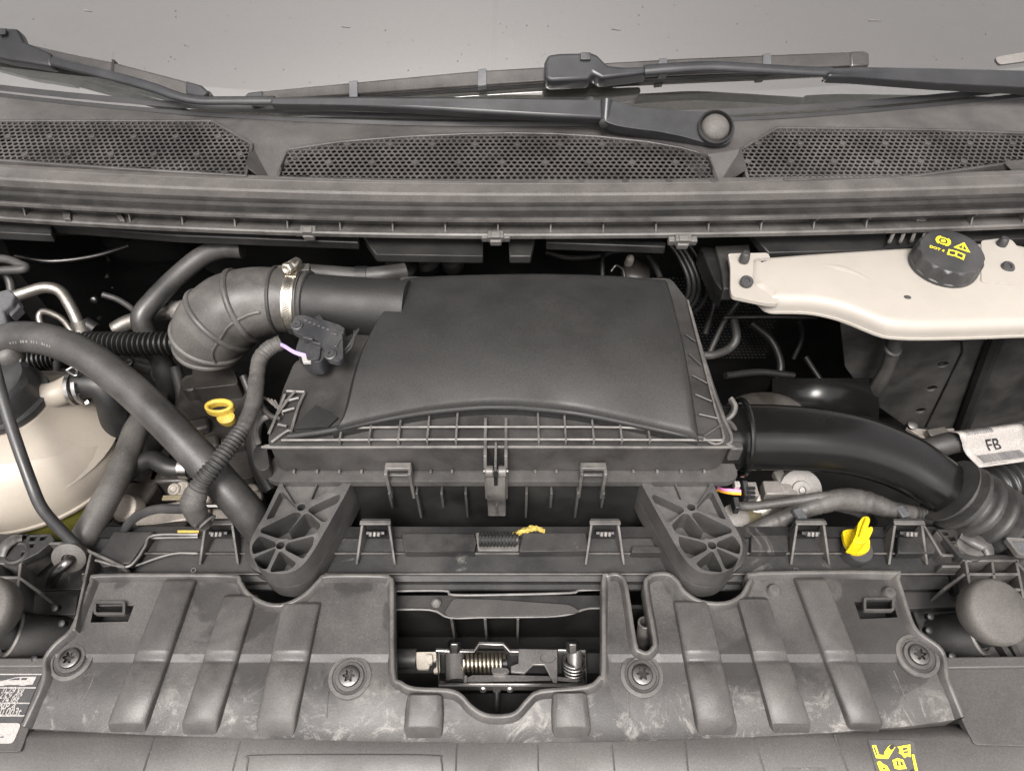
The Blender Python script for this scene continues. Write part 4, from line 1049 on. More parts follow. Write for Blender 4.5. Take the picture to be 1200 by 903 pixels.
# ================================================================ coolant expansion tank
tk = thing('expansion_tank', at(20, 560, -.1), 'round milky coolant expansion tank with green coolant at the left edge', 'coolant tank')
tc_ = at(24, 532, -.01)
ts = .85
MB().lathe([(.010*ts,.070),(.040*ts,.0695),(.064*ts,.0665),(.082*ts,.060),(.098*ts,.048),(.110*ts,.033),(.117*ts,.015),(.119*ts,.002),(.119*ts,-.006)], tc_, (0,0,1), 64, sx=1.2).build('upper_shell', 'coolant_tank', tk, smooth=70)
MB().lathe([(.118*ts,-.0062),(.1225*ts,-.0066),(.1225*ts,-.0100),(.118*ts,-.0104)], tc_, (0,0,1), 64, sx=1.2).build('seam_flange', 'coolant_tank', tk, smooth=30)
MB().lathe([(.118*ts,-.0106),(.118*ts,-.040),(.108*ts,-.075),(.08*ts,-.10),(.02,-.108)], tc_, (0,0,1), 64, sx=1.2).build('lower_shell', 'coolant', tk, smooth=70)
cpc = at(4, 470, .078)
MB().lathe([(.098,-.065),(.080,-.040),(.064,-.022),(.055,-.012),(.050,-.003)], cpc, (0,0,1), 40).build('neck', 'coolant_tank', tk, smooth=60)
def oct_(r): return lambda a: r * (1 - .05 * abs(math.sin(4 * a)))
MB().lathe([(.046,-.004),(.048,.0),(.048,.006),(oct_(.044),.007),(oct_(.042),.030),(.036,.036),(.004,.037)], cpc, (0,0,1), 48).build('cap', 'cap_black', tk, smooth=32)
MB().tube([tc_ + Vector((.030,.020,.078)), at(62,463,.075), at(84,452,.075)], [.016,.0145,.0135], 18, 4).build('spout', 'coolant_tank', tk, smooth=60)
MB().plate([at(x, y, .107) for x, y in ((9,434.5),(15,433.5),(15,436.5),(10,437.5))], off=(0,0,-.001)).build('cap_mark', 'wire_orange', tk)

th = thing('tank_hose', at(120, 480, .05), 'black hose with an elbow leaving the spout of the coolant tank', 'hose')
MB().tube(P3([(84,452,.075),(100,450,.076),(118,452,.074),(128,466,.06),(134,490,.03),(140,515,-.01),(144,530,-.04)]), [.0155,.0165,.0165,.0160,.0155,.015,.015], 18, 6).build('rubber_tube', 'hose_dark', th, smooth=60)
sc = thing('spring_clamp', at(93, 455, .08), 'bright bent steel spring clamp on the coolant tank spout', 'clamp')
cA = at(91, 455, .0755); tA = (at(100,450,.076) - at(84,452,.075)).normalized()
for q, (a0, a1) in enumerate(((0, 360),)):
    band(cA - tA * .004, tA, .0172, .0045, .0012, 30).build('ring', 'steel', sc, smooth=30)
    band(cA + tA * .005, tA, .0176, .0040, .0012, 30, 20, 330).build('ring', 'steel', sc, smooth=30)
MB().tube(P3([(78,434,.098),(86,430,.100),(92,436,.098),(88,440,.098),(78,434,.098)]), .0013, 6, 3).build('ear', 'steel', sc)
MB().tube(P3([(92,462,.092),(98,472,.080),(104,470,.08)]), .0024, 6, 3, flat=.5).build('ear', 'steel', sc)

def one(name, mb, m_, label, cat, group=None, smooth=60): return setp(mb.build(name, m_, smooth=smooth), label, cat, group)
# big hose sweeping across the left
one('coolant_hose', MB().tube(P3([(-30,440,.10),(-12,412,.12),(14,396,.128),(55,398,.13),(100,416,.125),(145,449,.112),(185,486,.098),(225,527,.080),(260,566,.060),(290,600,.035),(312,632,.0)]), [.017,.017,.0172,.0174,.0176,.018,.018,.018,.018,.018,.0175], 28, 8),
    'hose', 'thick black coolant hose sweeping from the left edge down to the left foot', 'hose')
# worn dotted print along the thick hose
hz_ = bpy.data.objects['coolant_hose']; dg_ = bpy.context.evaluated_depsgraph_get()
random.seed(5)
for k in range(16):
    if k in (3, 7, 11): continue
    px_ = 12 + k * 3.1 + random.uniform(-.4, .4); py_ = 402 - 4.5 * math.sin(k / 16 * 3.0) + k * .35
    hit, lo3, nr3, _i = hz_.ray_cast(CAM, ray(px_, py_).normalized())
    if hit:
        X_ = Vector((1, -.1, 0)); X_ = (X_ - nr3 * X_.dot(nr3)).normalized()
        MB().box(lo3 + nr3 * .0001, (random.choice((.0012, .0018)), .0026, .0003), 0, Matrix((X_, nr3.cross(X_), nr3)).transposed()).build('print_dash', 'connector_light', hz_, smooth=0)
one('vent_hose', MB().tube(P3([(172,468,.02),(160,500,.018),(148,535,.014),(132,570,.010),(116,600,.006),(100,628,.0),(88,650,-.01)]), [.0135,.014,.0142,.0142,.0142,.0145,.0145], 20, 6),
    'elbow', 'dusty grey hose passing in front of the coolant tank', 'hose')
one('bonnet_stay', MB().tube(P3([(-8,425,.15),(4,470,.125),(20,520,.10),(38,570,.075),(48,593,.06),(62,611,.045),(86,636,.02),(92,645,.01)]), .0058, 12, 6),
    'cap_black', 'slim black bonnet stay rod crossing in front of the coolant tank', 'rod')
one('breather_hose', MB().tube(P3([(284,292,.085),(262,292,.085),(238,300,.085),(208,324,.075),(180,352,.065),(166,372,.055),(172,392,.035),(188,420,.0),(196,448,-.03),(198,470,-.06)]), [.0125,.0125,.013,.013,.013,.013,.013,.0135,.0145,.0145], 22, 6),
    'hose', 'black breather hose arching above the intake elbow at the rear', 'hose')
ring(at(192,436,-.015), (.2,-.6,1), .0150, .0016).build('hose_ring','hose_dark').hide_render = False
o = bpy.data.objects['hose_ring']; setp(o, 'thin dark ring around the black breather hose', 'ring')
one('corrugated_conduit', corr(P3([(96,402,.04),(130,402,.045),(165,403,.048),(200,402,.05),(232,401,.05)]), .0125, .0066, .0048, 20, sq=True), 'hose_dark', 'black corrugated conduit leading into the intake elbow from the left', 'conduit')
one('corrugated_conduit', corr(P3([(20,424,.02),(50,420,.02),(80,420,.02)]), .011, .0060, .004, 18, sq=True), 'hose_dark', 'short corrugated conduit half hidden under the thick coolant hose', 'conduit')
pA = thing('refrigerant_pipe', at(70, 350, .05), 'bent bare metal refrigerant pipe left of the bulkhead', 'pipe')
MB().tube(P3([(10,350,.085),(30,343,.085),(52,337,.085),(70,341,.08),(82,358,.07),(92,380,.055),(97,398,.04)]), [.0072]*7, 16, 6).build('pipe', 'alu', pA, smooth=60)
MB().tube(P3([(92,376,.058),(97,390,.045)]), .0092, 14, 2).build('sleeve', 'alu', pA, smooth=40)
MB().tube(P3([(99,378,.052),(112,386,.045)]), .0085, 14, 2).build('end_fitting', 'hose_dark', pA, smooth=40)
one('brake_pipe', MB().tube(P3([(50,385,.045),(46,372,.055),(50,365,.06),(60,367,.06),(74,375,.055),(85,390,.045),(92,400,.035)]), .0042, 12, 6), 'alu', 'thin bent metal pipe curving under the refrigerant pipe', 'pipe')
pB = thing('metal_pipe', at(180, 370, .03), 'straight aluminium pipe with a collar left of the intake elbow', 'pipe')
MB().tube(P3([(134,386,.02),(150,378,.025),(172,372,.03),(190,367,.034),(228,362,.038)]), [.0098,.0105,.0105,.0100,.0095], 18, 5).build('pipe', 'alu', pB, smooth=60)
MB().tube(P3([(203,363.5,.036),(226,362,.038)]), .0125, 18, 1).build('collar', 'connector_light', pB, smooth=40)
pC = thing('bracket_frame', at(10, 315, .07), 'dark bent bracket rods at the far left rear', 'bracket')
MB().tube(P3([(-20,302,.10),(8,304,.10),(24,310,.10),(30,313,.10),(22,316,.10),(-20,318,.10)]), .0055, 10, 5).build('rod', 'rubber', pC, smooth=60)
MB().tube(P3([(6,318,.09),(12,330,.08),(14,345,.07)]), .0055, 10, 4).build('rod', 'rubber', pC, smooth=60)
gc = thing('connector_block', at(8, 362, .12), 'grey electrical connector block at the left edge', 'connector')
MB().plate(pix([(-20,346),(10,338),(18,345),(14,356),(4,363),(8,376),(-20,388)], .135), off=(0,0,-.02)).build('shell', 'connector_grey', gc, bevel=.002)
MB().plate(pix([(4,358),(16,348),(24,358),(12,370)], .128), off=(0,0,-.012)).build('lock', 'connector_grey', gc, bevel=.0015)
MB().tube(P3([(0,372,.12),(10,385,.10),(14,402,.08)]), .012, 12, 4).build('boot', 'elbow', gc, smooth=60)
MB().tube(P3([(60,450,.02),(66,436,.03),(66,425,.03)]), .004, 8, 4).build('stalk', 'elbow', gc, smooth=60)
lp = thing('filler_neck', at(10, 420, .1), 'dull bulb-shaped fitting above the coolant tank cap', 'fitting')
MB().lathe([(.006,-.014),(.013,-.010),(.016,0),(.013,.010),(.008,.014)], at(10,416,.115), (0,-.3,1), 20).build('bulb', 'elbow', lp, smooth=60)
ring(at(12,424,.112), (0,-.3,1), .011, .0018).build('wire_ring', 'steel', lp)

# loom with a Y branch
hl = thing('wiring_loom', at(260, 540, .05), 'taped wiring loom running from the sensor down across the coolant hose', 'wiring loom')
wrap_tube(P3([(330,401,.120),(316,408,.118),(305,420,.115),(301,440,.112),(298,468,.110),(288,495,.108),(280,508,.108)]), [.0085,.0088,.0085,.0082,.0085,.0078,.0068], 14, 10, .05).build('taped_sleeve', 'tape', hl, smooth=50)
corr(P3([(282,505,.108),(270,522,.108),(252,545,.106),(238,562,.098),(232,572,.092)]), .0078, .0042, .0020, 14, r1=.0088).build('ribbed_sleeve', 'rubber', hl, smooth=60)
wrap_tube(P3([(234,568,.094),(229,580,.085),(226,590,.08),(232,604,.06),(240,614,.045)]), [.0090,.0115,.0120,.0105,.0085], 14, 8, .04).build('taped_fork', 'tape', hl, smooth=50)
MB().tube(P3([(226,594,.078),(208,596,.07),(185,596,.055),(165,602,.04),(152,612,.02),(146,622,0)]), [.0062,.005,.0048,.0048,.0048,.0048], 10, 6).build('branch', 'cap_black', hl, smooth=60)
for k in range(4):
    c = P3([(234 + k * 3, 607 + k * 1.5, .056)])[0]; ring(c, (.6,-.5,-.4), .0088, .0012, 6, 20).build('tape_end', 'clip' if k % 2 else 'hose_dark', hl)
lh = thing('looped_hoses', at(310, 540, .0), 'stacked dark hoses looping behind the left corner of the housing', 'hose bundle')
for k in range(4):
    MB().tube(P3([(308 - k * 2.5,478,.03 - k * .014),(300 - k * 2.5,510,.03 - k * .016),(303 - k * 2,545,.02 - k * .016),(318 - k * 2,575,.01 - k * .014)]), .0065, 10, 6).build('hose', 'hose_dark', lh, smooth=60)
sl_ = thing('side_lug', at(306, 530, .07), 'rounded plastic lug and curved clip on the left of the housing', 'clip')
MB().plate(roundpoly(pix([(297,524),(312,520),(316,548),(306,552),(298,546)], .07), .005), off=(0,0,-.018)).build('lug', 'box', sl_, bevel=.003)
MB().tube(P3([(303,520,.075),(300,505,.085),(306,492,.092),(318,486,.095)]), .0034, 8, 4).build('loop', 'box_edge', sl_)
MB().tube(P3([(305,466,.10),(308,478,.098),(318,488,.096),(330,492,.096)]), .003, 8, 4, flat=1.8).build('loop', 'box', sl_)
for k in range(5):
    MB().tube(P3([(306+k*4, 464+k*1.2, .10), (316+k*4, 470+k*4, .098)]), .0010, 6, 1).build('thin_rib', 'box_edge', sl_)

# yellow dipstick handle
ds = thing('dipstick_handle', at(256, 478, .0), 'yellow plastic dipstick ring handle on the dark engine cover', 'dipstick')
zc_ = .035; c = at(256, 474, zc_)
rD = px2m(256, 474, zc_, 17)
def D(P, holes=()): pass
MB().plate([Vector((c.x + rD * math.cos(2*math.pi*k/28), c.y + rD * .62 * math.sin(2*math.pi*k/28), c.z)) for k in range(28)], [[Vector((c.x + rD * .70 * math.cos(2*math.pi*k/24), c.y - .001 + rD * .34 * math.sin(2*math.pi*k/24), c.z)) for k in range(24)]], off=(0, 0, -.011)).build('ring', 'yellow_old', ds, bevel=.0018)
MB().lathe([(.0075,-.012),(.0085,-.008),(.0085,-.001),(.006,.001)], at(264, 488, zc_ - .010), (0,-.2,1), 18, sx=1.25).build('stopper', 'yellow_old', ds)

# engine parts under the hoses
en = thing('engine_cover', at(250, 480, -.08), 'brownish black moulded engine cover around the yellow dipstick', 'engine')
MB().plate(roundpoly(pix([(214,440),(278,434),(300,470),(300,560),(250,560),(214,530),(206,480)], -.015), .01), off=(0,0,-.12)).build('cover_block', 'engine', en, bevel=.008, seg=3)
MB().plate(roundpoly(pix([(226,425),(272,425),(280,450),(224,456)], .012), .008), off=(0,0,-.04)).build('cover_step', 'engine', en, bevel=.006, seg=3)
for x, y, w1 in ((232,500,.03),(275,520,.03),(248,520,.02)): MB().box(at(x, y, -.01), (w1,.020,.014), .3).build('moulding', 'engine', en, bevel=.004)
MB().lathe([(.012,-.02),(.012,.004),(.010,.006)], at(225,452,.0), (0,0,1), 18).build('boss', 'engine', en)
eb2 = thing('engine_casting', at(230, 580, -.1), 'dull cast metal engine parts glimpsed beneath the left hoses', 'engine')
random.seed(11)
spots = [(170,560,.05,.04,'engine'),(205,560,.05,.03,'engine'),(195,610,.06,.03,'cast'),(235,585,.035,.02,'cast'),(262,610,.05,.03,'cast'),(215,578,.02,.014,'cast'),(285,570,.03,.02,'cast'),(300,590,.02,.02,'cast'),(180,632,.08,.03,'engine'),(255,630,.06,.02,'cast'),(160,590,.04,.05,'engine')]
for x, y, a, b, m_ in spots:
    MB().box(at(x, y, -.045), (a, b, .03), random.uniform(-.3,.3)).build('casting_lump', m_, eb2, bevel=.004, seg=3)
for x, y, r in ((207,574,.008),(217,573,.010),(296,577,.010),(302,583,.008),(150,596,.016),(283,560,.007),(240,600,.007),(275,596,.007)):
    MB().lathe([(r,-.01),(r,.006),(r*.7,.008),(r*.4,.006)], at(x, y, -.028), (random.uniform(-.3,.3),-.4,1), 14).build('bolt_head', 'cast', eb2, bevel=.0008)
MB().box(at(208, 583, -.022), (.034,.006,.003), .02).build('thin_plate', 'brass_dull', eb2, bevel=.0006)
MB().tube(P3([(238,593,-.02),(262,593,-.02),(285,593,-.02)]), .0035, 8, 2).build('rail', 'steel_dark', eb2)
one('fuel_hose', MB().tube(P3([(144,560,-.01),(158,545,.0),(178,538,.006),(192,545,.006),(205,549,.004),(235,549,0)]), [.0105]*6, 16, 6), 'hose_dark', 'short black curved hose below the thick coolant hose', 'hose')
MBc = band(at(217,548,.004), (1,0,.0), .0112, .010, .0012, 26); setp(MBc.build('wire_clamp','steel',smooth=30), 'bright wire clamp on the short curved hose', 'clamp')
one('thick_hose', MB().tube(P3([(200,490,-.02),(175,515,-.03),(150,545,-.05)]), .02, 18, 5), 'rubber', 'dark hose in shadow behind the thick coolant hose', 'hose')
one('crossing_pipe', MB().tube(P3([(130,415,-.03),(160,425,-.02),(190,432,-.02),(205,438,-.03)]), .012, 14, 5), 'engine', 'dusty pipe below the corrugated conduit', 'pipe')

# rear hose and fittings behind the duct
one('rear_hose', MB().tube(P3([(355,318,.10),(390,322,.098),(420,324,.098),(450,322,.098),(475,318,.095)]), [.010,.0115,.0115,.0115,.011], 16, 5), 'hose', 'dark hose lying behind the air outlet pipe', 'hose')
band(at(424,324,.098), (1,0,0), .0118, .014, .0012, 24).build('hose_band','hose_dark',smooth=30); setp(bpy.data.objects['hose_band'], 'black band around the hose behind the outlet pipe', 'band')
for i, (x, y, z, r, m_, lab_) in enumerate(((470,312,.05,.022,'hose_dark','dark round fitting behind the left rear corner of the housing lid'),(500,306,.04,.018,'rubber','dark fitting under the rail left of the centre clip'),(530,306,.04,.016,'rubber','dark fitting under the rail next to the centre clip'),(738,304,.05,.006,'white_plastic','tiny pale pin behind the right rear corner of the lid'),(745,320,.03,.02,'engine','brownish fitting behind the right rear corner of the lid'))):
    setp(MB().lathe([(r*.7,-.02),(r,-.012),(r,.002),(r*.8,.006),(r*.3,.008)], at(x, y, z), (0,-.4,1), 20).build('fitting', m_), lab_, 'fitting', 'fittings behind the housing')
for i, (P, r, lab_) in enumerate((([(708,290,.06),(706,305,.06),(706,325,.05)], .003, 'thin cable behind the lid right of the centre'), ([(760,300,.06),(768,312,.055),(774,326,.05)], .004, 'short slanted cable behind the right corner of the lid'), ([(716,318,.05),(722,311,.055),(730,316,.055),(732,326,.05)], .0018, 'thin bright looped wire behind the lid'), ([(492,308,.08),(498,300,.085),(508,297,.085)], .004, 'short dark tube under the rail'))):
    setp(MB().tube(P3(P), r, 8, 5).build('cable', 'steel_dark' if i == 2 else 'hose_dark', smooth=60), lab_, 'cable', 'cables behind the housing')
# ================================================================ front carrier (slam panel)
ca = thing('front_carrier', at(600, 650, -.02), 'black ribbed plastic front carrier beam behind the radiator cover', 'carrier')
PXc = list(range(96, 1121, 16))
def strip(name, mt, prof, xs=PXc, parent=ca, smooth=30, wob=0):
    rows = [[at(x, y, z) for x in xs] for y, z in prof]
    return MB().grid(rows).build(name, mt, parent, smooth=smooth)
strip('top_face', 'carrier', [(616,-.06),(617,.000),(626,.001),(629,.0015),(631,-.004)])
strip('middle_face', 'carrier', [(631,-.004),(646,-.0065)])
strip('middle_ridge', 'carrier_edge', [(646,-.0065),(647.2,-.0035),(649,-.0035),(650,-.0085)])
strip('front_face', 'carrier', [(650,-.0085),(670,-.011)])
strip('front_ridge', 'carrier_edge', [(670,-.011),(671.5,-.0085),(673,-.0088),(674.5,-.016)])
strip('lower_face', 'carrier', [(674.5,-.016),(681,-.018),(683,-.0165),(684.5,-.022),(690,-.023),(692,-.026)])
# raised ribs and stepped blocks of the beam
for P, z in (([(133,622),(180,622),(166,640),(152,660),(120,664),(112,655)], .008), ([(470,624),(556,624),(559,632),(556,646),(474,646)], .004), ([(612,624),(688,624),(690,645),(608,646)], .004),
             ([(740,640),(780,640),(776,647),(740,647)], .003), ([(880,626),(924,626),(924,646),(880,646)], .003), ([(1052,628),(1100,628),(1096,648),(1052,648)], .003)):
    MB().plate(pix(P, z), off=(0,0,-.012)).build('raised_block', 'carrier', ca, bevel=.0015)
for P in ([(112,656,.010),(146,664,.010),(160,655,.010),(170,640,.010),(180,627,.010),(232,626,.006)], [(178,630,.004),(232,629,.004)], [(152,665,-.004),(200,649,-.003),(232,648,-.003)]):
    MB().tube(P3(P), .0014, 6, 4).build('rib', 'carrier_edge', ca)
# corrugated stop in the middle of the beam
bs = thing('spring_buffer', at(583, 632, .0), 'small black ribbed buffer set into the middle of the carrier beam', 'buffer')
MB().plate(pix([(557,623),(608,623),(608,645),(560,645)], .0045), off=(0,0,-.004)).build('seat', 'carrier_edge', bs, bevel=.0015)
for k in range(11):
    c = at(563 + k * 4.0, 632, .009); ring(c, (1,0,.0), .0064, .0016, 6, 18).build('coil', 'hose_dark', bs)
MB().tube(P3([(561,632,.008),(607,632,.008)]), .0055, 10, 1).build('core', 'hose_dark', bs)
fy = MB().tube(P3([(596,627,.004),(604,625,.004),(616,621,.004),(628,619,.004),(638,622,.003)]), [.0012,.0022,.003,.003,.0015], 9, 6)
for v in fy.v: v += Vector((random.uniform(-1,1), random.uniform(-1,1), random.uniform(-1,1))) * .0012
setp(fy.build('foam_scrap', 'foam_yellow'), 'torn scrap of yellow foam below the central latch', 'foam')
setp(MB().plate(pix([(208,621),(233,621),(233,624),(208,624)], .004), off=(0,0,-.004)).build('foam_strip', 'foam_yellow'), 'thin yellow strip at the rear edge of the carrier on the left', 'foam')
# clip towers
def tower(x0, lab_):
    t = thing('clip_tower', at(x0, 655, -.005), lab_, 'clip mount', 'clip towers along the carrier')
    zt_ = .026; yt = at(x0, 612, zt_).y; yb2 = at(x0, 661, -.006).y; xw = px2m(x0, 612, zt_, 17); xwb = px2m(x0, 661, -.006, 24); xc = at(x0, 612, zt_).x; xcb = at(x0, 661, -.006).x
    for s_ in (-1, 1):
        a = Vector((xc + s_ * xw, yt, zt_)); b = Vector((xcb + s_ * xwb, yb2, -.007)); d = Vector((xc + s_ * xw, yt, -.012)); th_ = Vector((.0028 * s_, 0, 0))
        V = [a, b, d, a - th_, b - th_, d - th_]
        MB().add(V, [(0,1,2),(5,4,3),(0,3,4,1),(1,4,5,2),(2,5,3,0)]).build('side_web', 'carrier_edge', t, bevel=.0006)
    MB().box((xc, yt + .003, .006), (xw * 2.0, .003, .042)).build('back_wall', 'carrier', t, bevel=.0006)
    MB().box((xc, yt - .0005, zt_ + .0002), (xw * 2 + .002, .005, .003)).build('top_bar', 'carrier_edge', t, bevel=.0008)
    g = at(x0, 625, .014)
    for k in (-1, 0, 1):
        MB().box(g + Vector((k * .0042, 0, 0)), (.0034 if k else .003, .005, .013), 0, Matrix.Rotation(R(35), 3, 'X') @ Matrix.Rotation(R(-8), 3, 'Z')).build('metal_tongue', 'clip' if k else 'connector_light', t, bevel=.0008)
    MB().box(g + Vector((0, .003, -.003)), (.020, .004, .012), 0, Matrix.Rotation(R(35), 3, 'X')).build('tongue_seat', 'print_black', t, bevel=.0008)
for x0, lab_ in ((256, 'open black clip tower just left of the left spoked foot'), (440, 'open black clip tower just right of the left spoked foot'), (709, 'open black clip tower just left of the right spoked foot'),
                 (950, 'open black clip tower left of the yellow plug'), (1065, 'open black clip tower right of the yellow plug')): tower(x0, lab_)
for x in (227, 933): MB().lathe([(.003,-.002),(.003,.0006),(.0018,.0006),(.0018,-.001)], at(x, 668, -.010), (0,0,1), 14).build('eyelet', 'carrier_edge', ca)

# yellow plug
yp = thing('washer_plug', at(1005, 645, .0), 'bright yellow winged filler plug standing on the carrier at the right', 'plug')
c = at(1004, 646, .0)
MB().lathe([(.015,-.02),(.015,.006),(.0135,.008)], c, (0,-.15,1), 26).build('neck', 'cap_black', yp)
P = roundpoly(pix([(987,622),(992,620),(1004,619),(1013,626),(1020,632),(1019,645),(1010,649),(999,648),(990,637)], .012), .004, 3)
MB().plate(P, off=(0,0,-.005)).build('cap_flange', 'yellow', yp, bevel=.0018, seg=3)
M_ = [(1000,638),(1006,633),(1012,610),(1016,605),(1020,605),(1020.5,610),(1018,626),(1022,616),(1023,620),(1018,636),(1008,642)]
MB().plate(roundpoly(pix([(999,634),(1003,626),(1006,612),(1011,605),(1018,604.5),(1020,609),(1017,618),(1022,616),(1023.5,620),(1019,630),(1012,637)], .030), .002, 2), off=(-.002,-.003,-.019)).build('grip_wing', 'yellow', yp, bevel=.0015, seg=3)
MB().tube(P3([(1008,630,.031),(1012,618,.0315),(1016,608,.0315)]), .0022, 8, 3).build('grip_rib', 'yellow', yp)

# ================================================================ radiator top cover
sstep = lambda a, b, x: (lambda t: t * t * (3 - 2 * t))(max(0, min(1, (x - a) / (b - a))))
def czp(px, py):
    return .002 - .0045 * sstep(764, 777, py) - .011 * sstep(800, 864, py)
def cz(x, y): return czp(*proj((x, y, 0)))
OUT = [(32,853),(55,801),(57,774),(70,756),(87,741),(99,714),(111,684),(117,678),(201,677),(273,678),(282,685),(292,699),(314,711),(337,711),(360,699),(377,682),(386,678),(448,678),(457,682),(459,690),(460,787),(470,803),(487,810),(525,812),(540,818),(551,830),(567,840),(587,842),(605,838),(619,823),(634,813),(687,808),(703,797),(708,785),(708,685),(712,678),(719,676),(726,678),(732,690),(742,755),(749,766),(758,768),(765,762),(767,750),(757,690),(761,679),(768,676),(782,676),(792,684),(800,696),(820,708),(849,710),(869,700),(879,682),(889,675),(1040,674),(1048,680),(1063,727),(1074,744),(1096,760),(1103,773),(1106,797),(1124,842),(1060,851),(970,858),(880,863),(740,868),(587,870),(440,868),(300,865),(160,860)]
NB = OUT.index((1124,842))
def cpt(x, y):
    p = at(x, y, 0)
    for _ in range(4): p = at(x, y, cz(p.x, p.y))
    return p
rim2 = OUT[:NB + 1]
O3 = [cpt(*p) for p in OUT]
O3r = roundpoly(O3, .004, 2)
slots = [[(110,710),(157,709),(150,728),(106,729)], [(1001,705),(1046,704),(1052,723),(1008,725)]]
cv = thing('radiator_cover', at(581, 770, 0), 'broad dusty grey plastic radiator cover with raised ribs along the front', 'cover')
MB().plate(O3r, [[cpt(*p) for p in s_] for s_ in slots], off=(0, 0, -.022), grid=.0065, zf=cz).build('panel', 'cover', cv, smooth=25)
# upright lip round the edge
lip = [cpt(*p) for p in rim2]
lp3 = crom([p + Vector((0, 0, .003)) for p in lip], 3)
mb = MB(); vs_ = []; fs_ = []
T_ = [(lp3[min(len(lp3)-1, i+1)] - lp3[max(0, i-1)]).normalized() for i in range(len(lp3))]
for p, t_ in zip(lp3, T_):
    nn = Vector((t_.y, -t_.x, 0)).normalized()
    for a_, b_ in ((-.0030, -.018), (-.0030, .0026), (-.0022, .0034), (.0004, .0034), (.0014, .0024), (.0046, -.0035)): vs_.append(p + nn * a_ + Vector((0, 0, b_)))
for i in range(len(lp3) - 1):
    for k in range(5): fs_.append((i*6+k, i*6+k+1, (i+1)*6+k+1, (i+1)*6+k))
mb.add(vs_, fs_).build('edge_lip', 'cover_rim', cv, smooth=50)
def rib(st, name='rib'):
    """stations (xl, xr, y, height)"""
    rows = []
    for xl, xr, y, h in st:
        a, b = cpt(xl, y), cpt(xr, y); w_ = b - a; up_ = Vector((0, 0, h))
        ins = min(.16, .0045 / max(.001, w_.length) + .03)
        rows.append([a + Vector((0,0,-.004)), a + w_ * ins * .25 + up_ * .75, a + w_ * ins + up_, a + w_ * .5 + up_ * 1.04, b - w_ * ins + up_, b - w_ * ins * .25 + up_ * .75, b + Vector((0,0,-.004))])
    mb = MB().grid(rows)
    for rw_ in (rows[0], rows[-1]):
        mb.add(rw_, [tuple(range(len(rw_)))])
    o = mb.build(name, 'cover_rib', cv, smooth=50, weld=1e-6); 
    b_ = o.modifiers.new('bevel', 'BEVEL'); b_.width = .0012; b_.segments = 2; b_.limit_method = 'ANGLE'; b_.angle_limit = R(30)
    return o
def rib6(t0, t1, b0, b1, yt=(680, 680), yb=(858, 858), hh=.0085):
    def lx(y): return t0 + (b0 - t0) * (y - yt[0]) / (yb[0] - yt[0])
    def rx(y): return t1 + (b1 - t1) * (y - yt[1]) / (yb[1] - yt[1])
    y0 = (yt[0] + yt[1]) / 2; y1 = (yb[0] + yb[1]) / 2; st = []
    for f, h in ((0, .003), (.03, hh * .9), (.12, hh)): y = y0 + (y1 - y0) * f; st.append((lx(y), rx(y), y, h))
    for y, h in ((740, hh), (766, hh), (771, hh * .95), (776, hh * .80), (779, hh * .85), (783, hh), (815, hh * 1.05), (840, hh * 1.1), (850, hh * .95)): st.append((lx(y), rx(y), y, h))
    st.append((lx(y1) + 3, rx(y1) - 3, y1 + 2, -.002))
    return rib(st)
rib6(195, 233, 125, 172, (679, 679), (856, 858))
rib6(266, 301, 211, 255, (690, 705), (859, 862))
rib6(330, 379, 298, 346, (713, 700), (861, 864))
rib6(786, 831, 816, 866, (697, 712), (862, 860))
rib6(862, 897, 903, 952, (706, 696), (858, 858))
rib6(928, 967, 993, 1035, (678, 678), (854, 853))
rib([(480,518,814,.003),(477,520,817,.010),(474,521,835,.011),(473,520,855,.011),(476,517,866,-.002)])
rib([(648,685,812,.003),(646,688,815,.010),(645,691,835,.011),(646,693,855,.011),(650,689,866,-.002)])
# fine moulded lines
for P in ([(74,794),(66,820)], [(110,794),(98,820)], [(385,810),(383,840)], [(735,810),(738,840)], [(780,808),(783,838)], [(1047,785),(1061,818)]):
    MB().tube([cpt(x, y) + Vector((0,0,.0003 if not (x in (183,172,150,978,992,1008,830,838,320,323,324,322)) else .0098)) for x, y in P], .0007, 5, 3).build('mould_line', 'cover_rib', cv)
# upper flat windows of the panel (lighter bevelled rear faces) and slot frames
for s_, fr4 in ((0, [(112,706),(149,706),(149,722),(112,722)]), (1, [(1010,702),(1046,702),(1046,718),(1010,718)])):
    o3 = roundpoly([cpt(*p) + Vector((0,0,.005)) for p in fr4], .003, 3)
    MB().plate(o3, [shrink(o3, .0024)], off=(0,0,-.0045)).build('slot_frame', 'cover_rib', cv, bevel=.0007)
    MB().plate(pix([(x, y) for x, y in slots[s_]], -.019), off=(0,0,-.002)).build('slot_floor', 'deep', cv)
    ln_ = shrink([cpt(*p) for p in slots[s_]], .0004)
    MB().grid([[p + Vector((0,0,-.0006)) for p in ln_ + ln_[:1]], [p + Vector((0,0,-.020)) for p in ln_ + ln_[:1]]]).build('slot_shade_liner', 'deep', cv, smooth=0)  # black liner put in as the slot's shade, hiding its lit walls
for x, y in ((1041, 696), (906, 693)):
    MB().lathe([(.007,-.004),(.0065,.004),(.005,.006),(.001,.0065)], cpt(x, y), (0,0,1), 18).build('locating_boss', 'cover', cv)
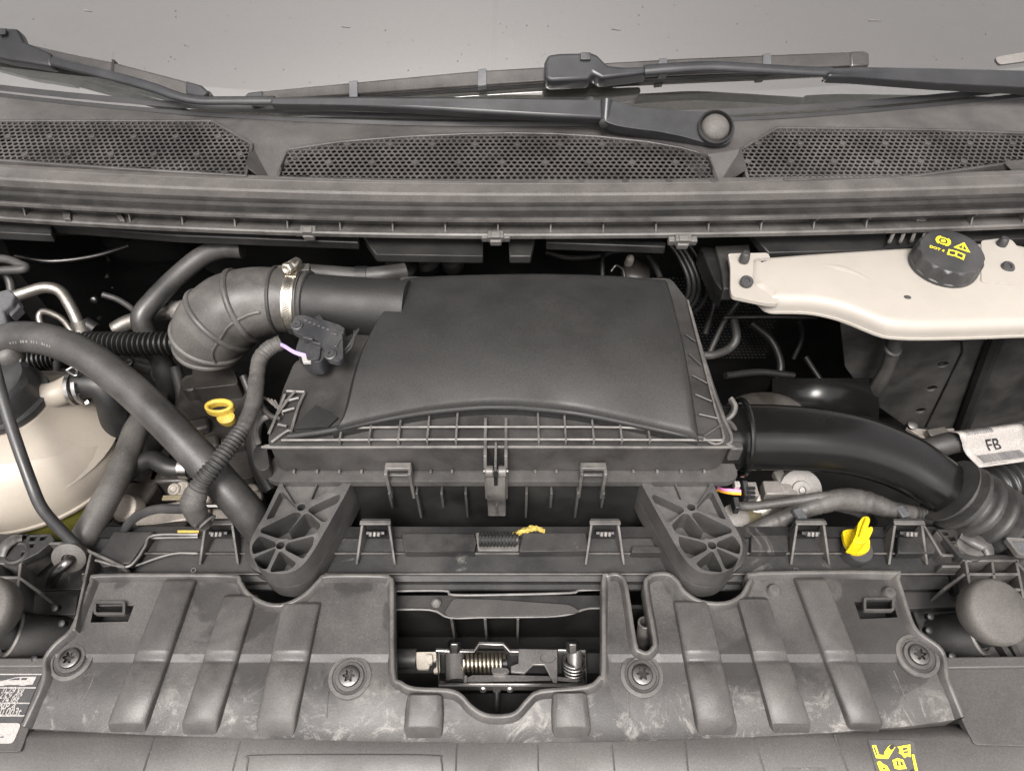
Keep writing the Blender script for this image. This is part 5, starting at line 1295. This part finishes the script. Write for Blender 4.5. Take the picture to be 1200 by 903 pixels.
# screws
for i, (x, y, lab_) in enumerate(((84,772,'torx screw with washer at the left end of the radiator cover'),(410,793,'torx screw with washer left of the bonnet latch opening'),(752,791,'torx screw with washer right of the bonnet latch opening'),(1075,768,'torx screw with washer at the right end of the radiator cover'))):
    t = thing('screw', cpt(x, y), lab_, 'screw', 'screws of the radiator cover'); c = cpt(x, y)
    MB().lathe([(.0205,-.001),(.0200,.0012),(.0165,.0018),(.0160,.0008),(.0140,.0006),(.0132,.0026),(.0100,.0030)], c, (0,-.06,1), 32).build('washer', 'cover_rib', t)
    MB().lathe([(.0098,.002),(.0100,.0040),(.0092,.0054),(.0072,.0060),(lambda a: .0048 + .0013 * math.cos(6*a), .0061),(lambda a: .0042 + .0013 * math.cos(6*a), .0030),(.0008,.0030)], c, (0,-.06,1), 36).build('head', 'steel_dark', t)

# ================================================================ bonnet latch recess
rc_ = thing('latch_recess', at(584, 760, -.06), 'dark ribbed recess behind the bonnet latch', 'recess')
def zq(X, Yy): return (460 + X / 4.615, 670 + Yy / 4.615)
def Q(P, z): return [at(*zq(x, y), z(x, y) if callable(z) else z) for x, y in P]
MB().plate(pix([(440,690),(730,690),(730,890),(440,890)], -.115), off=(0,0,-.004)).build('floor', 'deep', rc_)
MB().plate(Q([(-60,125),(1180,125),(1180,195),(1055,197),(960,226),(830,240),(310,246),(205,204),(-60,204)], -.030), off=(0,0,-.004)).build('shelf', 'carrier', rc_, bevel=.001)
MB().tube([at(*zq(x, y), -.0295) for x, y in ((-60,203),(205,204),(310,246),(500,243),(830,240),(960,226),(1055,197),(1180,195))], .0013, 6, 4).build('shelf_edge', 'carrier_edge', rc_)
MB().tube([at(*zq(x, y), -.0250) for x, y in ((-60,103),(275,100),(330,123),(640,121),(960,112),(1015,98),(1180,92))], .0014, 6, 4).build('upper_edge', 'carrier_edge', rc_)
MB().plate(roundpoly(Q([(278,224),(330,142),(560,148),(960,176),(1018,214),(850,234),(500,238),(320,242)], -.0262), .004), off=(0,0,-.003)).build('wear_plate', 'bumper', rc_, bevel=.0012)
MB().lathe([(.005,-.002),(.005,.003),(.003,.005),(.001,.005)], at(*zq(237,170), -.028), (0,-.2,1), 12).build('rivet', 'clip', rc_)
for x in (318, 500, 678):
    a = at(*zq(x, 250), -.031); MB().box((a.x, a.y + .004, -.066), (.0026, .010, .068)).build('rib', 'carrier_edge', rc_, bevel=.0006)
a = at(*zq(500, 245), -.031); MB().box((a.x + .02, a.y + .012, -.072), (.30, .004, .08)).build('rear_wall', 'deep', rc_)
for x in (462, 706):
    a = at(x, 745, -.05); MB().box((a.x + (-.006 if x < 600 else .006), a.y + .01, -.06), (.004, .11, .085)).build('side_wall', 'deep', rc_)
bl2 = thing('bonnet_latch', at(590, 780, -.07), 'metal bonnet latch with two coil springs in the recess', 'latch')
zl_ = -.052
MB().plate(Q([(640,505),(680,492),(680,412),(892,416),(892,602),(872,602),(820,502),(762,502),(716,547),(640,541)], zl_ + .012), off=(0,0,-.004)).build('cover_plate', 'latch_grey', bl2, bevel=.0008)
c_ = at(*zq(840,465), zl_ + .0121)
stm = ring(c_, (0,0,1), .0075, .0004, 5, 28); [setattr(v, 'y', c_.y + (v.y - c_.y) * .62) for v in stm.v]
stm.build('stamp_oval', 'connector', bl2)
V1 = Q([(236,424),(270,418),(300,425),(440,428),(470,384),(500,382),(600,388),(632,428),(680,428)], zl_ + .014)
for nm, P, z0, h_ in (('rear_flange', [(236,424),(300,427),(440,430),(468,388),(600,392),(636,430),(682,430)], zl_ + .013, .012),
                      ('side_flange', [(244,430),(250,604),(1050,606),(1044,424),(895,420)], zl_ + .012, .012)):
    p_ = Q(P, z0); mb = MB(); vv = []; ff = []
    for i, p in enumerate(p_): vv += [p, p + Vector((0,.0022,0)) if nm == 'rear_flange' else p + Vector((0,-.0022,0)), p + Vector((0,0,-h_)), p + Vector((0,.0022,-h_)) if nm == 'rear_flange' else p + Vector((0,-.0022,-h_))]
    for i in range(len(p_) - 1):
        a_ = i * 4; b_ = a_ + 4
        ff += [(a_, a_+1, b_+1, b_), (a_+2, b_+2, b_+3, a_+3), (a_, b_, b_+2, a_+2), (a_+1, a_+3, b_+3, b_+1)]
    mb.add(vv, ff).build(nm, 'latch_grey', bl2, smooth=30)
    MB().tube([p + Vector((0,0,.0002)) for p in p_], .0012, 6, 1).build('flange_edge', 'steel_dark', bl2)
MB().plate(Q([(236,424),(1052,424),(1052,606),(246,606)], zl_ - .022), off=(0,0,-.003)).build('base_plate', 'latch_grey', bl2, bevel=.0008)
def cyl(p0, p1, r, nm, mt, seg=18): return MB().tube([p0, p1], r, seg, 1).build(nm, mt, bl2, smooth=40)
cyl(at(*zq(338,440), zl_ + .006), at(*zq(340,592), zl_ + .006), .0098, 'sleeve', 'latch_grey')
cyl(at(*zq(300,430), zl_ + .004), at(*zq(302,590), zl_ + .004), .0035, 'side_post', 'steel')
MB().lathe([(.0068,-.006),(.0068,.004),(.005,.005)], at(*zq(336,396), zl_ + .016), (0,.7,.7), 6).build('bolt_head', 'steel_dark', bl2, bevel=.0006)
MB().lathe([(.0068,-.006),(.0068,.004),(.005,.005)], at(*zq(973,398), zl_ + .016), (0,.7,.7), 6).build('bolt_head', 'steel_dark', bl2, bevel=.0006)
cyl(at(*zq(985,425), zl_ + .010), at(*zq(985,590), zl_ + .0), .0078, 'post', 'latch_grey')
def coil(p0, p1, r, wire, turns, nm, mt):
    ax = (p1 - p0); L0 = ax.length; ax.normalize(); e1 = Vector((0,0,1)); e1 = (e1 - ax * e1.dot(ax)).normalized(); e2 = ax.cross(e1); P = []
    n = turns * 18
    for i in range(n + 1):
        a = 2 * math.pi * i / 18; P.append(p0 + ax * L0 * i / n + (e1 * math.cos(a) + e2 * math.sin(a)) * r)
    return MB().tube(P, wire, 8, raw=True).build(nm, mt, bl2, smooth=60)
coil(at(*zq(388,492), zl_ + .004), at(*zq(606,492), zl_ + .004), .0100, .0019, 10, 'coil_spring', 'spring_gold')
cyl(at(*zq(385,492), zl_ + .004), at(*zq(620,492), zl_ + .004), .0055, 'spring_core', 'latch_dark')
coil(at(*zq(985,478), zl_ + .012), at(*zq(980,545), zl_ - .002), .0112, .0020, 4, 'coil_spring', 'steel')
MB().lathe([(.011,-.003),(.011,.003),(.008,.005),(.008,.009)], at(*zq(985,572), zl_ - .004), (0,.6,.8), 20).build('spring_seat', 'latch_grey', bl2)
MB().plate(roundpoly(Q([(400,572),(430,556),(640,556),(880,562),(960,572),(1010,580),(1000,596),(880,586),(640,590),(430,596),(402,592)], zl_ + .008), .002), off=(0,0,-.005)).build('lever', 'steel_dark', bl2, bevel=.001)
MB().plate(roundpoly(Q([(530,528),(560,514),(620,516),(636,540),(600,552),(540,548)], zl_ + .013), .003), off=(0,0,-.006)).build('lever_knob', 'steel_dark', bl2, bevel=.0012)
MB().plate(Q([(384,555),(404,555),(404,600),(384,600)], zl_ + .009), off=(0,0,-.010)).build('tab', 'latch_grey', bl2, bevel=.0008)
for x in (490, 635): MB().lathe([(.0036,-.004),(.0036,.003),(.002,.004)], at(*zq(x,626), zl_ + .004), (0,-.6,.8), 12).build('pin', 'steel', bl2)
MB().plate(Q([(478,612),(650,612),(640,640),(590,628),(582,650),(545,650),(540,628),(484,640)], zl_ + .002), off=(0,0,-.006)).build('catch', 'latch_dark', bl2, bevel=.001)
cyl(at(*zq(565,640), zl_), at(*zq(563,752), zl_ - .01), .0030, 'striker_bar', 'latch_dark', 10)
MB().plate(roundpoly(Q([(124,432),(236,430),(236,480),(205,484),(196,525),(132,525)], zl_ + .006), .002), off=(0,0,-.014)).build('plug', 'white_plastic', bl2, bevel=.0012)
MB().plate(roundpoly(Q([(176,448),(214,446),(216,492),(190,496)], zl_ + .011), .002), off=(0,0,-.006)).build('plug_collar', 'white_plastic', bl2, bevel=.001)
MB().plate(Q([(238,420),(252,420),(256,540),(222,544),(220,524),(238,510)], zl_ + .010), off=(0,0,-.006)).build('plug_lock', 'white_plastic', bl2, bevel=.001)
cyl(at(*zq(-30,472), zl_), at(*zq(130,470), zl_), .0105, 'cable_sheath', 'rubber')
# catch shadow plate behind the half-round mouth
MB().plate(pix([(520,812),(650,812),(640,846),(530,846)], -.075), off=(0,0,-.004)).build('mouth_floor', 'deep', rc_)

dt = thing('drain_tube', at(756, 745, -.03), 'small hollow black tube standing in the narrow slot of the cover', 'tube')
MB().lathe([(.0072,-.06),(.0075,0),(.0068,.0008),(.0052,.0006),(.0050,-.02)], at(756, 729, -.012), (-.02,.25,1), 20).build('tube_wall', 'carrier_edge', dt)
MB().lathe([(.005,-.012),(.005,-.010)], at(756, 729, -.012), (-.02,.25,1), 16).build('bore', 'deep', dt)

# ================================================================ bumper skin in front and at the sides
bp = thing('bumper_skin', at(600, 890, -.03), 'dusty grey front bumper skin along the bottom edge', 'bumper')
rows = [[at(x, y, z) for x in range(-140, 1341, 40)] for y, z in ((848,-.034),(857,-.0165),(865,-.0142),(903,-.0196),(960,-.036),(1040,-.085))]
MB().grid(rows).build('skin', 'bumper', bp, smooth=60)
for P in ([(180,864),(166,910)], [(281,868),(271,910)], [(535,872),(534,910)], [(630,872),(631,910)], [(717,872),(721,910)], [(803,868),(807,910)], [(884,866),(898,910)], [(978,860),(996,910)]):
    MB().tube([at(x, y, -.0140 - (y - 865) * .00014) for x, y in P], .0008, 5, 3).build('seam_line', 'bumper', bp)
MB().tube([at(x, y, -.0140 - (y - 865) * .00014) for x, y in ((288,915),(291,890),(300,885),(420,884),(508,885),(517,890),(519,915))], .0009, 6, 4).build('inset_line', 'bumper', bp)
MB().plate(roundpoly([at(x, y, -.0140 - (y - 865) * .00014) for x, y in ((918,899),(968,899),(974,912),(912,912))], .003), off=(0,0,-.003)).build('inset_pad', 'cover', bp, bevel=.001)
for sgn_, P in ((-1, [(-160,778),(52,778),(55,800),(34,852),(24,880),(-160,884)]), (1, [(1104,783),(1360,780),(1360,878),(1170,873),(1142,872),(1126,840),(1106,797)])):
    MB().plate(roundpoly(pix(P, -.0124), .003, 2), off=(0,0,-.008)).build('side_panel', 'bumper', bp, bevel=.0016)
MB().plate(pix([(-160,770),(56,770),(54,781),(-160,782)], -.0090), off=(0,0,-.010)).build('side_rail', 'bumper', bp, bevel=.0016)
MB().plate(pix([(1102,769),(1360,766),(1360,779),(1105,783)], -.0090), off=(0,0,-.010)).build('side_rail', 'bumper', bp, bevel=.0016)

# ================================================================ stickers
zk = -.0120
st = thing('refrigerant_sticker', at(10, 830, zk), 'dark sticker with a white van picture and weights at the left edge', 'sticker')
def sticker_pt(fx, py): return None
oS = at(49, 790, zk); bS = at(12, 872, zk); HS = (oS.y - bS.y); shear = (bS.x - oS.x) / HS
def S(x, t, dz=0): return Vector((oS.x + x, oS.y - t * HS, zk + .0004 + dz))    # straight rows on the flat panel
WS = .085
MB().plate([S(-WS,0), S(.0,0), S(-.0,.70), S(-WS,.70)], off=(0,0,-.0003)).build('dark_field', 'sticker_grey', st, smooth=0)
MB().plate(roundpoly([S(-WS,.705), S(-.0,.705), S(-.0,.985), S(-WS,.985)], .004), off=(0,0,-.0003)).build('white_field', 'print_white', st, smooth=0)
for t in (-.012, .19, .415, .595): MB().plate([S(-WS,t,.0002), S(0,t,.0002), S(0,t+.018,.0002), S(-WS,t+.018,.0002)], off=(0,0,-.0002)).build('rule', 'print_white', st, smooth=0)
van = [(-.034,.155),(-.0335,.125),(-.030,.10),(-.024,.085),(-.016,.045),(-.010,.035),(.004,.032),(.0035,.15),(-.002,.155),(-.004,.168),(-.008,.168),(-.010,.155),(-.022,.158),(-.024,.172),(-.028,.172),(-.030,.158)]
MB().plate([S(x - .008, t, .0003) for x, t in van], [[S(x - .008, t, .0003) for x, t in h] for h in ([(-.022,.085),(-.0155,.055),(-.011,.052),(-.011,.085)], [(-.0095,.084),(-.0095,.051),(-.004,.049),(-.004,.084)])], off=(0,0,-.0002)).build('van_picture', 'print_white', st, smooth=0)
for txt, t, sz, x in (('0.79 kg', .245, .0096, -.0200), ('27.9 oz', .315, .0092, -.0210), ('1.74 lbs', .382, .0092, -.0215), ('GWP 4', .478, .0108, -.0235), ('eq 0.003t', .555, .0108, -.0190)):
    me = text_mesh(txt, sz); me.transform(Matrix.Translation(S(x, t, .0004)) @ Matrix.Diagonal((.72,.95,1,1))); link('lettering', me, 'print_white', st, smooth=0)
for k, (x, t) in enumerate(((-.018,.885),(-.014,.89),(-.022,.80),(-.030,.73),(-.026,.73))):
    MB().plate([S(x,t,.0002), S(x+.003,t,.0002), S(x+.003,t+.02,.0002), S(x,t+.02,.0002)], off=(0,0,-.0002)).build('mark', 'print_grey', st, smooth=0)

zy = lambda x, y: -.0136 - (y - 865) * .00014
ys = thing('warning_sticker', at(1050, 890, -.02), 'dark sticker with yellow warning pictures on the lower right bumper', 'sticker')
def T(P, dz=0): return [at(x, y, zy(x, y) + dz) for x, y in P]
def zr(X, Yy): return (1000 + X / 12., 850 + Yy / 12.)
def yplate(P, nm, mt, dz, holes=()): return MB().plate(T([zr(*p) for p in P], dz), [T([zr(*p) for p in h], dz) for h in holes], off=(0,0,-.0003)).build(nm, mt, ys, smooth=0)
yplate([(205,190),(790,200),(850,230),(960,640),(1010,860),(380,860)], 'field', 'bumper', .0003)
yplate([(215,200),(560,210),(560,240),(440,330),(360,420),(300,460)], 'dark_corner', 'sticker_grey', .0006)
yplate([(262,272),(318,268),(362,400),(430,410),(440,360),(490,290),(540,250),(590,300),(545,370),(490,462),(320,450)], 'hand_picture', 'yellow_print', .0010, [[(280,300),(305,296),(340,410),(325,418)]])
yplate([(498,300),(540,252),(588,280),(560,330),(530,340)], 'glove_cuff', 'print_black', .0013)
yplate([(620,290),(800,260),(805,440),(770,420),(720,450),(680,400),(640,380),(650,330)], 'engine_picture', 'yellow_print', .0010, [])
yplate([(690,310),(760,300),(765,330),(700,345)], 'picture_line', 'sticker_grey', .0012)
yplate([(700,360),(770,350),(772,375),(710,385)], 'picture_line', 'sticker_grey', .0012)
yplate([(550,480),(620,450),(700,475),(750,600),(640,610),(580,595)], 'book_picture', 'yellow_print', .0010, [[(600,490),(625,485),(645,560),(615,560)], [(655,490),(690,500),(705,560),(665,555)]])
yplate([(330,510),(370,490),(430,540),(470,555),(520,640),(480,700),(380,640)], 'fan_picture', 'yellow_print', .0010, [[(410,590),(440,580),(455,610),(425,615)]])
yplate([(820,400),(855,400),(910,640),(930,760),(895,760)], 'bar_picture', 'yellow_print', .0010)
yplate([(800,630),(850,605),(890,650),(890,700),(810,700)], 'black_picture', 'print_black', .0010)

# ================================================================ rubber stops, headlamp mounts, bonnet-stay grommet
def stop(name_label, base, axv, c_ball, rb, rs):
    t = thing('bonnet_stop', base, name_label, 'buffer', 'rubber bonnet stops')
    ax = Vector(axv).normalized()
    MB().lathe([(rs * 1.05, -.02), (rs * 1.05, 0), (rs, .006), (rs * .98, .040), (rs * .92, .043), (rs * .80, .043), (rs * .78, .030)], base, ax, 32).build('socket', 'carrier', t, smooth=40)
    MB().lathe([(rs * .70, .02), (rs * .66, .060)], base, ax, 24).build('stem', 'hose_dark', t)
    MB().lathe([(rs * .6,-.016),(rb * .84,-.0145),(rb * .96,-.008),(rb * 1.0,.003),(rb * .985,.0075),(rb * .93,.0105),(rb * .86,.0118),(rb * .5,.0140),(rb * .2,.0147),(.001,.0149)], c_ball, Vector((ax.x * .12, -.30, .95)).normalized(), 40).build('head', 'stop_rubber', t, smooth=50)
    ring(base + ax * .041, ax, rs * .90, .0022, 6, 32).build('socket_rim', 'carrier_edge', t)
    return t
b0 = at(1096, 748, -.045)
stop('round grey rubber bonnet stop in a socket at the right edge', b0, (.62, -.12, .74), at(1163, 717, .045), px2m(1163, 717, .045, 38), px2m(1100, 735, -.02, 26))
b0 = at(66, 750, -.045)
stop('round grey rubber bonnet stop cut off by the left edge', b0, (-.62, -.12, .74), at(-16, 714, .045), px2m(-16, 714, .045, 38), px2m(60, 735, -.02, 26))
# right headlamp mount
hm = thing('headlamp_mount', at(1150, 660, -.02), 'black lattice headlamp mount behind the right bonnet stop', 'mount', 'headlamp mounts')
P = pix([(1098,620),(1146,620),(1153,623),(1188,655),(1196,690),(1190,690),(1130,656),(1124,652)], .012)
H = [[(1103,623),(1110,623),(1112,627),(1106,627)], [(1110,629),(1118,628),(1121,633),(1114,634)], [(1116,636),(1124,635),(1127,640),(1119,641)], [(1121,643),(1130,642),(1133,648),(1127,649)], [(1136,622),(1145,622),(1148,627),(1140,627)], [(1155,627),(1162,626),(1167,632),(1159,632)], [(1161,634),(1170,633),(1176,640),(1164,641)], [(1166,643),(1178,643),(1184,650),(1164,650)]]
MB().plate(pix([(1098,620),(1146,620),(1153,623),(1160,624),(1190,653),(1132,655),(1124,652)], .012), [pix(h, .012) for h in H], off=(0,0,-.010)).build('top_plate', 'carrier', hm, bevel=.0008)
MB().plate(pix([(1099,621),(1146,621),(1188,652),(1133,654)], .0015), off=(0,0,-.004)).build('under_plate', 'deep', hm)
c = at(1138, 643, .012)
ring(c + Vector((0,0,-.003)), (0,0,1), .011, .0025, 8, 30).build('ring', 'rubber', hm)
MB().lathe([(.014,-.006),(.012,.001),(.004,.002)], c + Vector((.004,.004,0)), (0,0,1), 20, sx=1.4).build('boss', 'carrier_edge', hm)
MB().tube(P3([(1126,626,.014),(1140,632,.016),(1155,640,.016),(1160,650,.014)]), [.006,.009,.008,.005], 10, 5, flat=.5).build('moulding', 'carrier_edge', hm, smooth=60)
def bars(th_, segs, z0, h_, mt, parent, w_=.0028):
    for (x0, y0), (x1, y1) in segs:
        a, b = at(x0, y0, z0), at(x1, y1, z0); d = (b - a); n2 = Vector((-d.y, d.x, 0)).normalized() * w_ / 2
        V = [a - n2, a + n2, b + n2, b - n2]; V2 = [v + Vector((0,0,-h_)) for v in V]
        MB().add(V + V2, [(0,1,2,3),(7,6,5,4),(0,4,5,1),(1,5,6,2),(2,6,7,3),(3,7,4,0)]).build('wall', mt, parent, bevel=.0006)
bars(0, [((1132,656),(1194,656)),((1134,672),(1194,672)),((1136,690),(1196,690)),((1132,656),(1138,692)),((1163,656),(1167,692)),((1191,656),(1200,700)),((1098,622),(1131,656)),((1131,672),(1106,690)),((1222,690),(1190,656))], .010, .03, 'carrier_edge', hm)
MB().plate(pix([(1100,690),(1300,690),(1300,775),(1104,775)], -.032), off=(0,0,-.004)).build('floor', 'bumper', hm)
bars(0, [((1138,745),(1148,770)),((1172,750),(1186,770)),((1150,745),(1158,770)),((1185,750),(1196,770))], -.022, .012, 'carrier', hm, .006)
MB().plate(pix([(1112,667),(1136,672),(1138,700),(1118,692)], -.01), off=(0,0,-.03)).build('web', 'hose_dark', hm)
ep_ = thing('edge_clip', at(1190, 645, .02), 'grey moulded clip plate at the right edge below the bellows', 'clip')
P = roundpoly(pix([(1178,629),(1230,632),(1240,652),(1194,650)], .03), .003)
MB().plate(P, [shrink(P, .0035)], off=(0,0,-.006)).build('frame', 'clip', ep_, bevel=.001)
MB().plate(shrink([p + Vector((0,0,-.003)) for p in P], .003), off=(0,0,-.003)).build('inner_plate', 'connector_grey', ep_)
# beam extension steps on the right
for P, z in (([(1050,674),(1112,674),(1116,690),(1054,690)], -.014), ([(1056,693),(1118,693),(1124,711),(1063,713)], -.020), ([(1070,715),(1140,712),(1150,745),(1080,745)], -.030)):
    MB().plate(pix(P, z), off=(0,0,-.010)).build('step', 'carrier', ca, bevel=.0012)
bars(0, [((1083,615),(1104,650)),((1104,650),(1122,650)),((1104,663),(1126,663))], .006, .02, 'carrier_edge', ca)

# left headlamp mount and bonnet-stay grommet
hl2 = thing('headlamp_mount', at(40, 650, -.02), 'black lattice headlamp mount left of the bonnet stay foot', 'mount', 'headlamp mounts')
H = [[(26,627),(32,626),(30,631),(25,631)], [(36,628),(44,628),(40,633),(34,633)], [(33,637),(41,636),(38,641),(32,642)], [(26,646),(34,645),(31,651),(24,651)], [(48,628),(56,627),(52,632),(46,633)]]
MB().plate(pix([(-60,625),(12,625),(60,625),(64,632),(44,648),(24,658),(-60,658)], .012), [pix(h, .012) for h in H], off=(0,0,-.010)).build('top_plate', 'carrier', hl2, bevel=.0008)
MB().plate(pix([(-60,626),(58,626),(24,657),(-60,657)], .0015), off=(0,0,-.004)).build('under_plate', 'deep', hl2)
ring(at(20,648,.010), (0,0,1), .011, .003, 8, 30).build('ring', 'rubber', hl2)
MB().tube(P3([(2,652,.014),(6,640,.017),(16,632,.016),(26,630,.014)]), [.004,.006,.006,.004], 10, 5, flat=.5).build('moulding', 'carrier_edge', hl2, smooth=60)
bars(0, [((-40,659),(24,659)),((-40,676),(22,676)),((24,659),(18,710)),((24,659),(46,640)),((22,676),(47,694)),((-2,660),(-4,700))], .010, .03, 'carrier_edge', hl2)
bars(0, [((46,638),(52,636)),((52,636),(88,636)),((88,636),(106,646)),((106,646),(146,664)),((106,648),(86,738))], .012, .045, 'carrier_edge', ca)
MB().plate(pix([(40,660),(100,660),(96,690),(30,692)], -.028), off=(0,0,-.004)).build('step', 'carrier', ca, bevel=.001)
MB().plate(pix([(30,697),(92,697),(88,720),(26,720)], -.032), off=(0,0,-.004)).build('step', 'carrier', ca, bevel=.001)
MB().plate(pix([(-120,680),(90,718),(80,778),(-120,778)], -.040), off=(0,0,-.004)).build('floor', 'bumper', hl2)
bars(0, [((4,752),(0,778)),((12,755),(10,778))], -.025, .014, 'carrier', hl2, .004)
gm2 = thing('stay_grommet', at(82, 652, .0), 'grey rubber grommet with the bent end of the bonnet stay', 'grommet')
MB().lathe([(.014,-.006),(.0165,-.003),(.0165,.003),(.013,.005),(.006,.006),(.005,.003)], at(82, 652, .012), (.15,-.75,.5), 28).build('rubber_ring', 'stop_rubber', gm2)
MB().tube(P3([(84,654,.014),(78,660,.016),(68,668,.010),(62,678,-.004),(60,684,-.018)]), .0056, 12, 5).build('rod_end', 'steel_dark', gm2, smooth=60)
for x, y in ((66,712),(74,730),(42,772),(1089,722),(1114,768),(1087,738)):
    MB().lathe([(.0035,-.004),(.0035,.003),(.002,.004)], at(x, y, -.012), (0,-.4,1), 10).build('barb', 'hose_dark', ca)

# ================================================================ dim clutter in the depths of the bay
def clutter(name, P, r, m_, lab_, cat, grp): return setp(MB().tube(P3(P), r, 10, 5).build(name, m_, smooth=60), lab_, cat, grp)
G1 = 'pipes deep behind the left hoses'
clutter('thin_pipe', [(18,300,.05),(60,306,.05),(110,300,.045),(150,288,.04)], .0030, 'steel_dark', 'thin metal pipe running along the rear bulkhead at the left', 'pipe', G1)
clutter('thin_pipe', [(30,420,-.02),(70,432,-.02),(110,436,-.03),(150,450,-.05)], .0048, 'rubber', 'dark pipe under the arch of the thick coolant hose', 'pipe', G1)
clutter('thin_pipe', [(120,345,.03),(140,352,.02),(160,368,.0),(170,400,-.04)], .0042, 'hose', 'slim black pipe dropping behind the corrugated conduit', 'pipe', G1)
clutter('thin_pipe', [(205,430,-.01),(212,460,-.03),(210,500,-.05),(205,540,-.08)], .0075, 'rubber', 'upright dark pipe left of the yellow dipstick', 'pipe', G1)
clutter('thin_pipe', [(285,440,.02),(296,470,.0),(300,500,-.02)], .0050, 'hose', 'short dark pipe between the elbow and the taped loom', 'pipe', G1)
for x, y, z, a, b, m_, lab_ in ((150,425,-.02,.030,.018,'engine','dusty bracket below the corrugated conduit'), (188,470,-.04,.024,.030,'engine','dark cast bracket left of the engine cover'), (130,470,-.04,.020,.036,'alu','dull alloy bracket behind the coolant tank hose'), (165,520,-.05,.030,.026,'cast','cast lug glimpsed between the two crossing hoses'), (280,545,-.03,.030,.016,'engine','dark bracket beneath the taped loom')):
    t = thing('engine_bracket', at(x, y, z), lab_, 'bracket', 'brackets below the left hoses')
    MB().box(at(x, y, z), (a, b, .016), random.uniform(-.5, .5)).build('plate', m_, t, bevel=.003)
    MB().lathe([(.006,-.004),(.006,.004),(.004,.0055),(.0025,.004)], at(x + 3, y, z + .009), (0,-.3,1), 6).build('bolt', 'steel_dark', t, bevel=.0006)
G2 = 'lines deep behind the housing'
clutter('dark_line', [(640,296,.03),(668,302,.03),(700,300,.03),(730,292,.03)], .0040, 'rubber', 'dark line sagging behind the middle of the housing lid', 'line', G2)
clutter('dark_line', [(828,300,.02),(838,330,.0),(836,360,-.03),(826,392,-.05)], .0045, 'hose_dark', 'dark line curving down under the reservoir bracket', 'line', G2)
clutter('dark_line', [(880,378,-.06),(905,400,-.08),(915,430,-.10),(905,452,-.12)], .0060, 'hose_dark', 'dark curved line in the gap below the white reservoir', 'line', G2)
clutter('dark_line', [(850,440,-.06),(890,436,-.07),(930,440,-.08)], .0052, 'hose_dark', 'horizontal dark line behind the glossy intake duct', 'line', G2)
clutter('dark_line', [(936,374,-.02),(940,395,-.05),(930,420,-.08)], .0036, 'hose_dark', 'thin dark line hanging left of the side shield', 'line', G2)
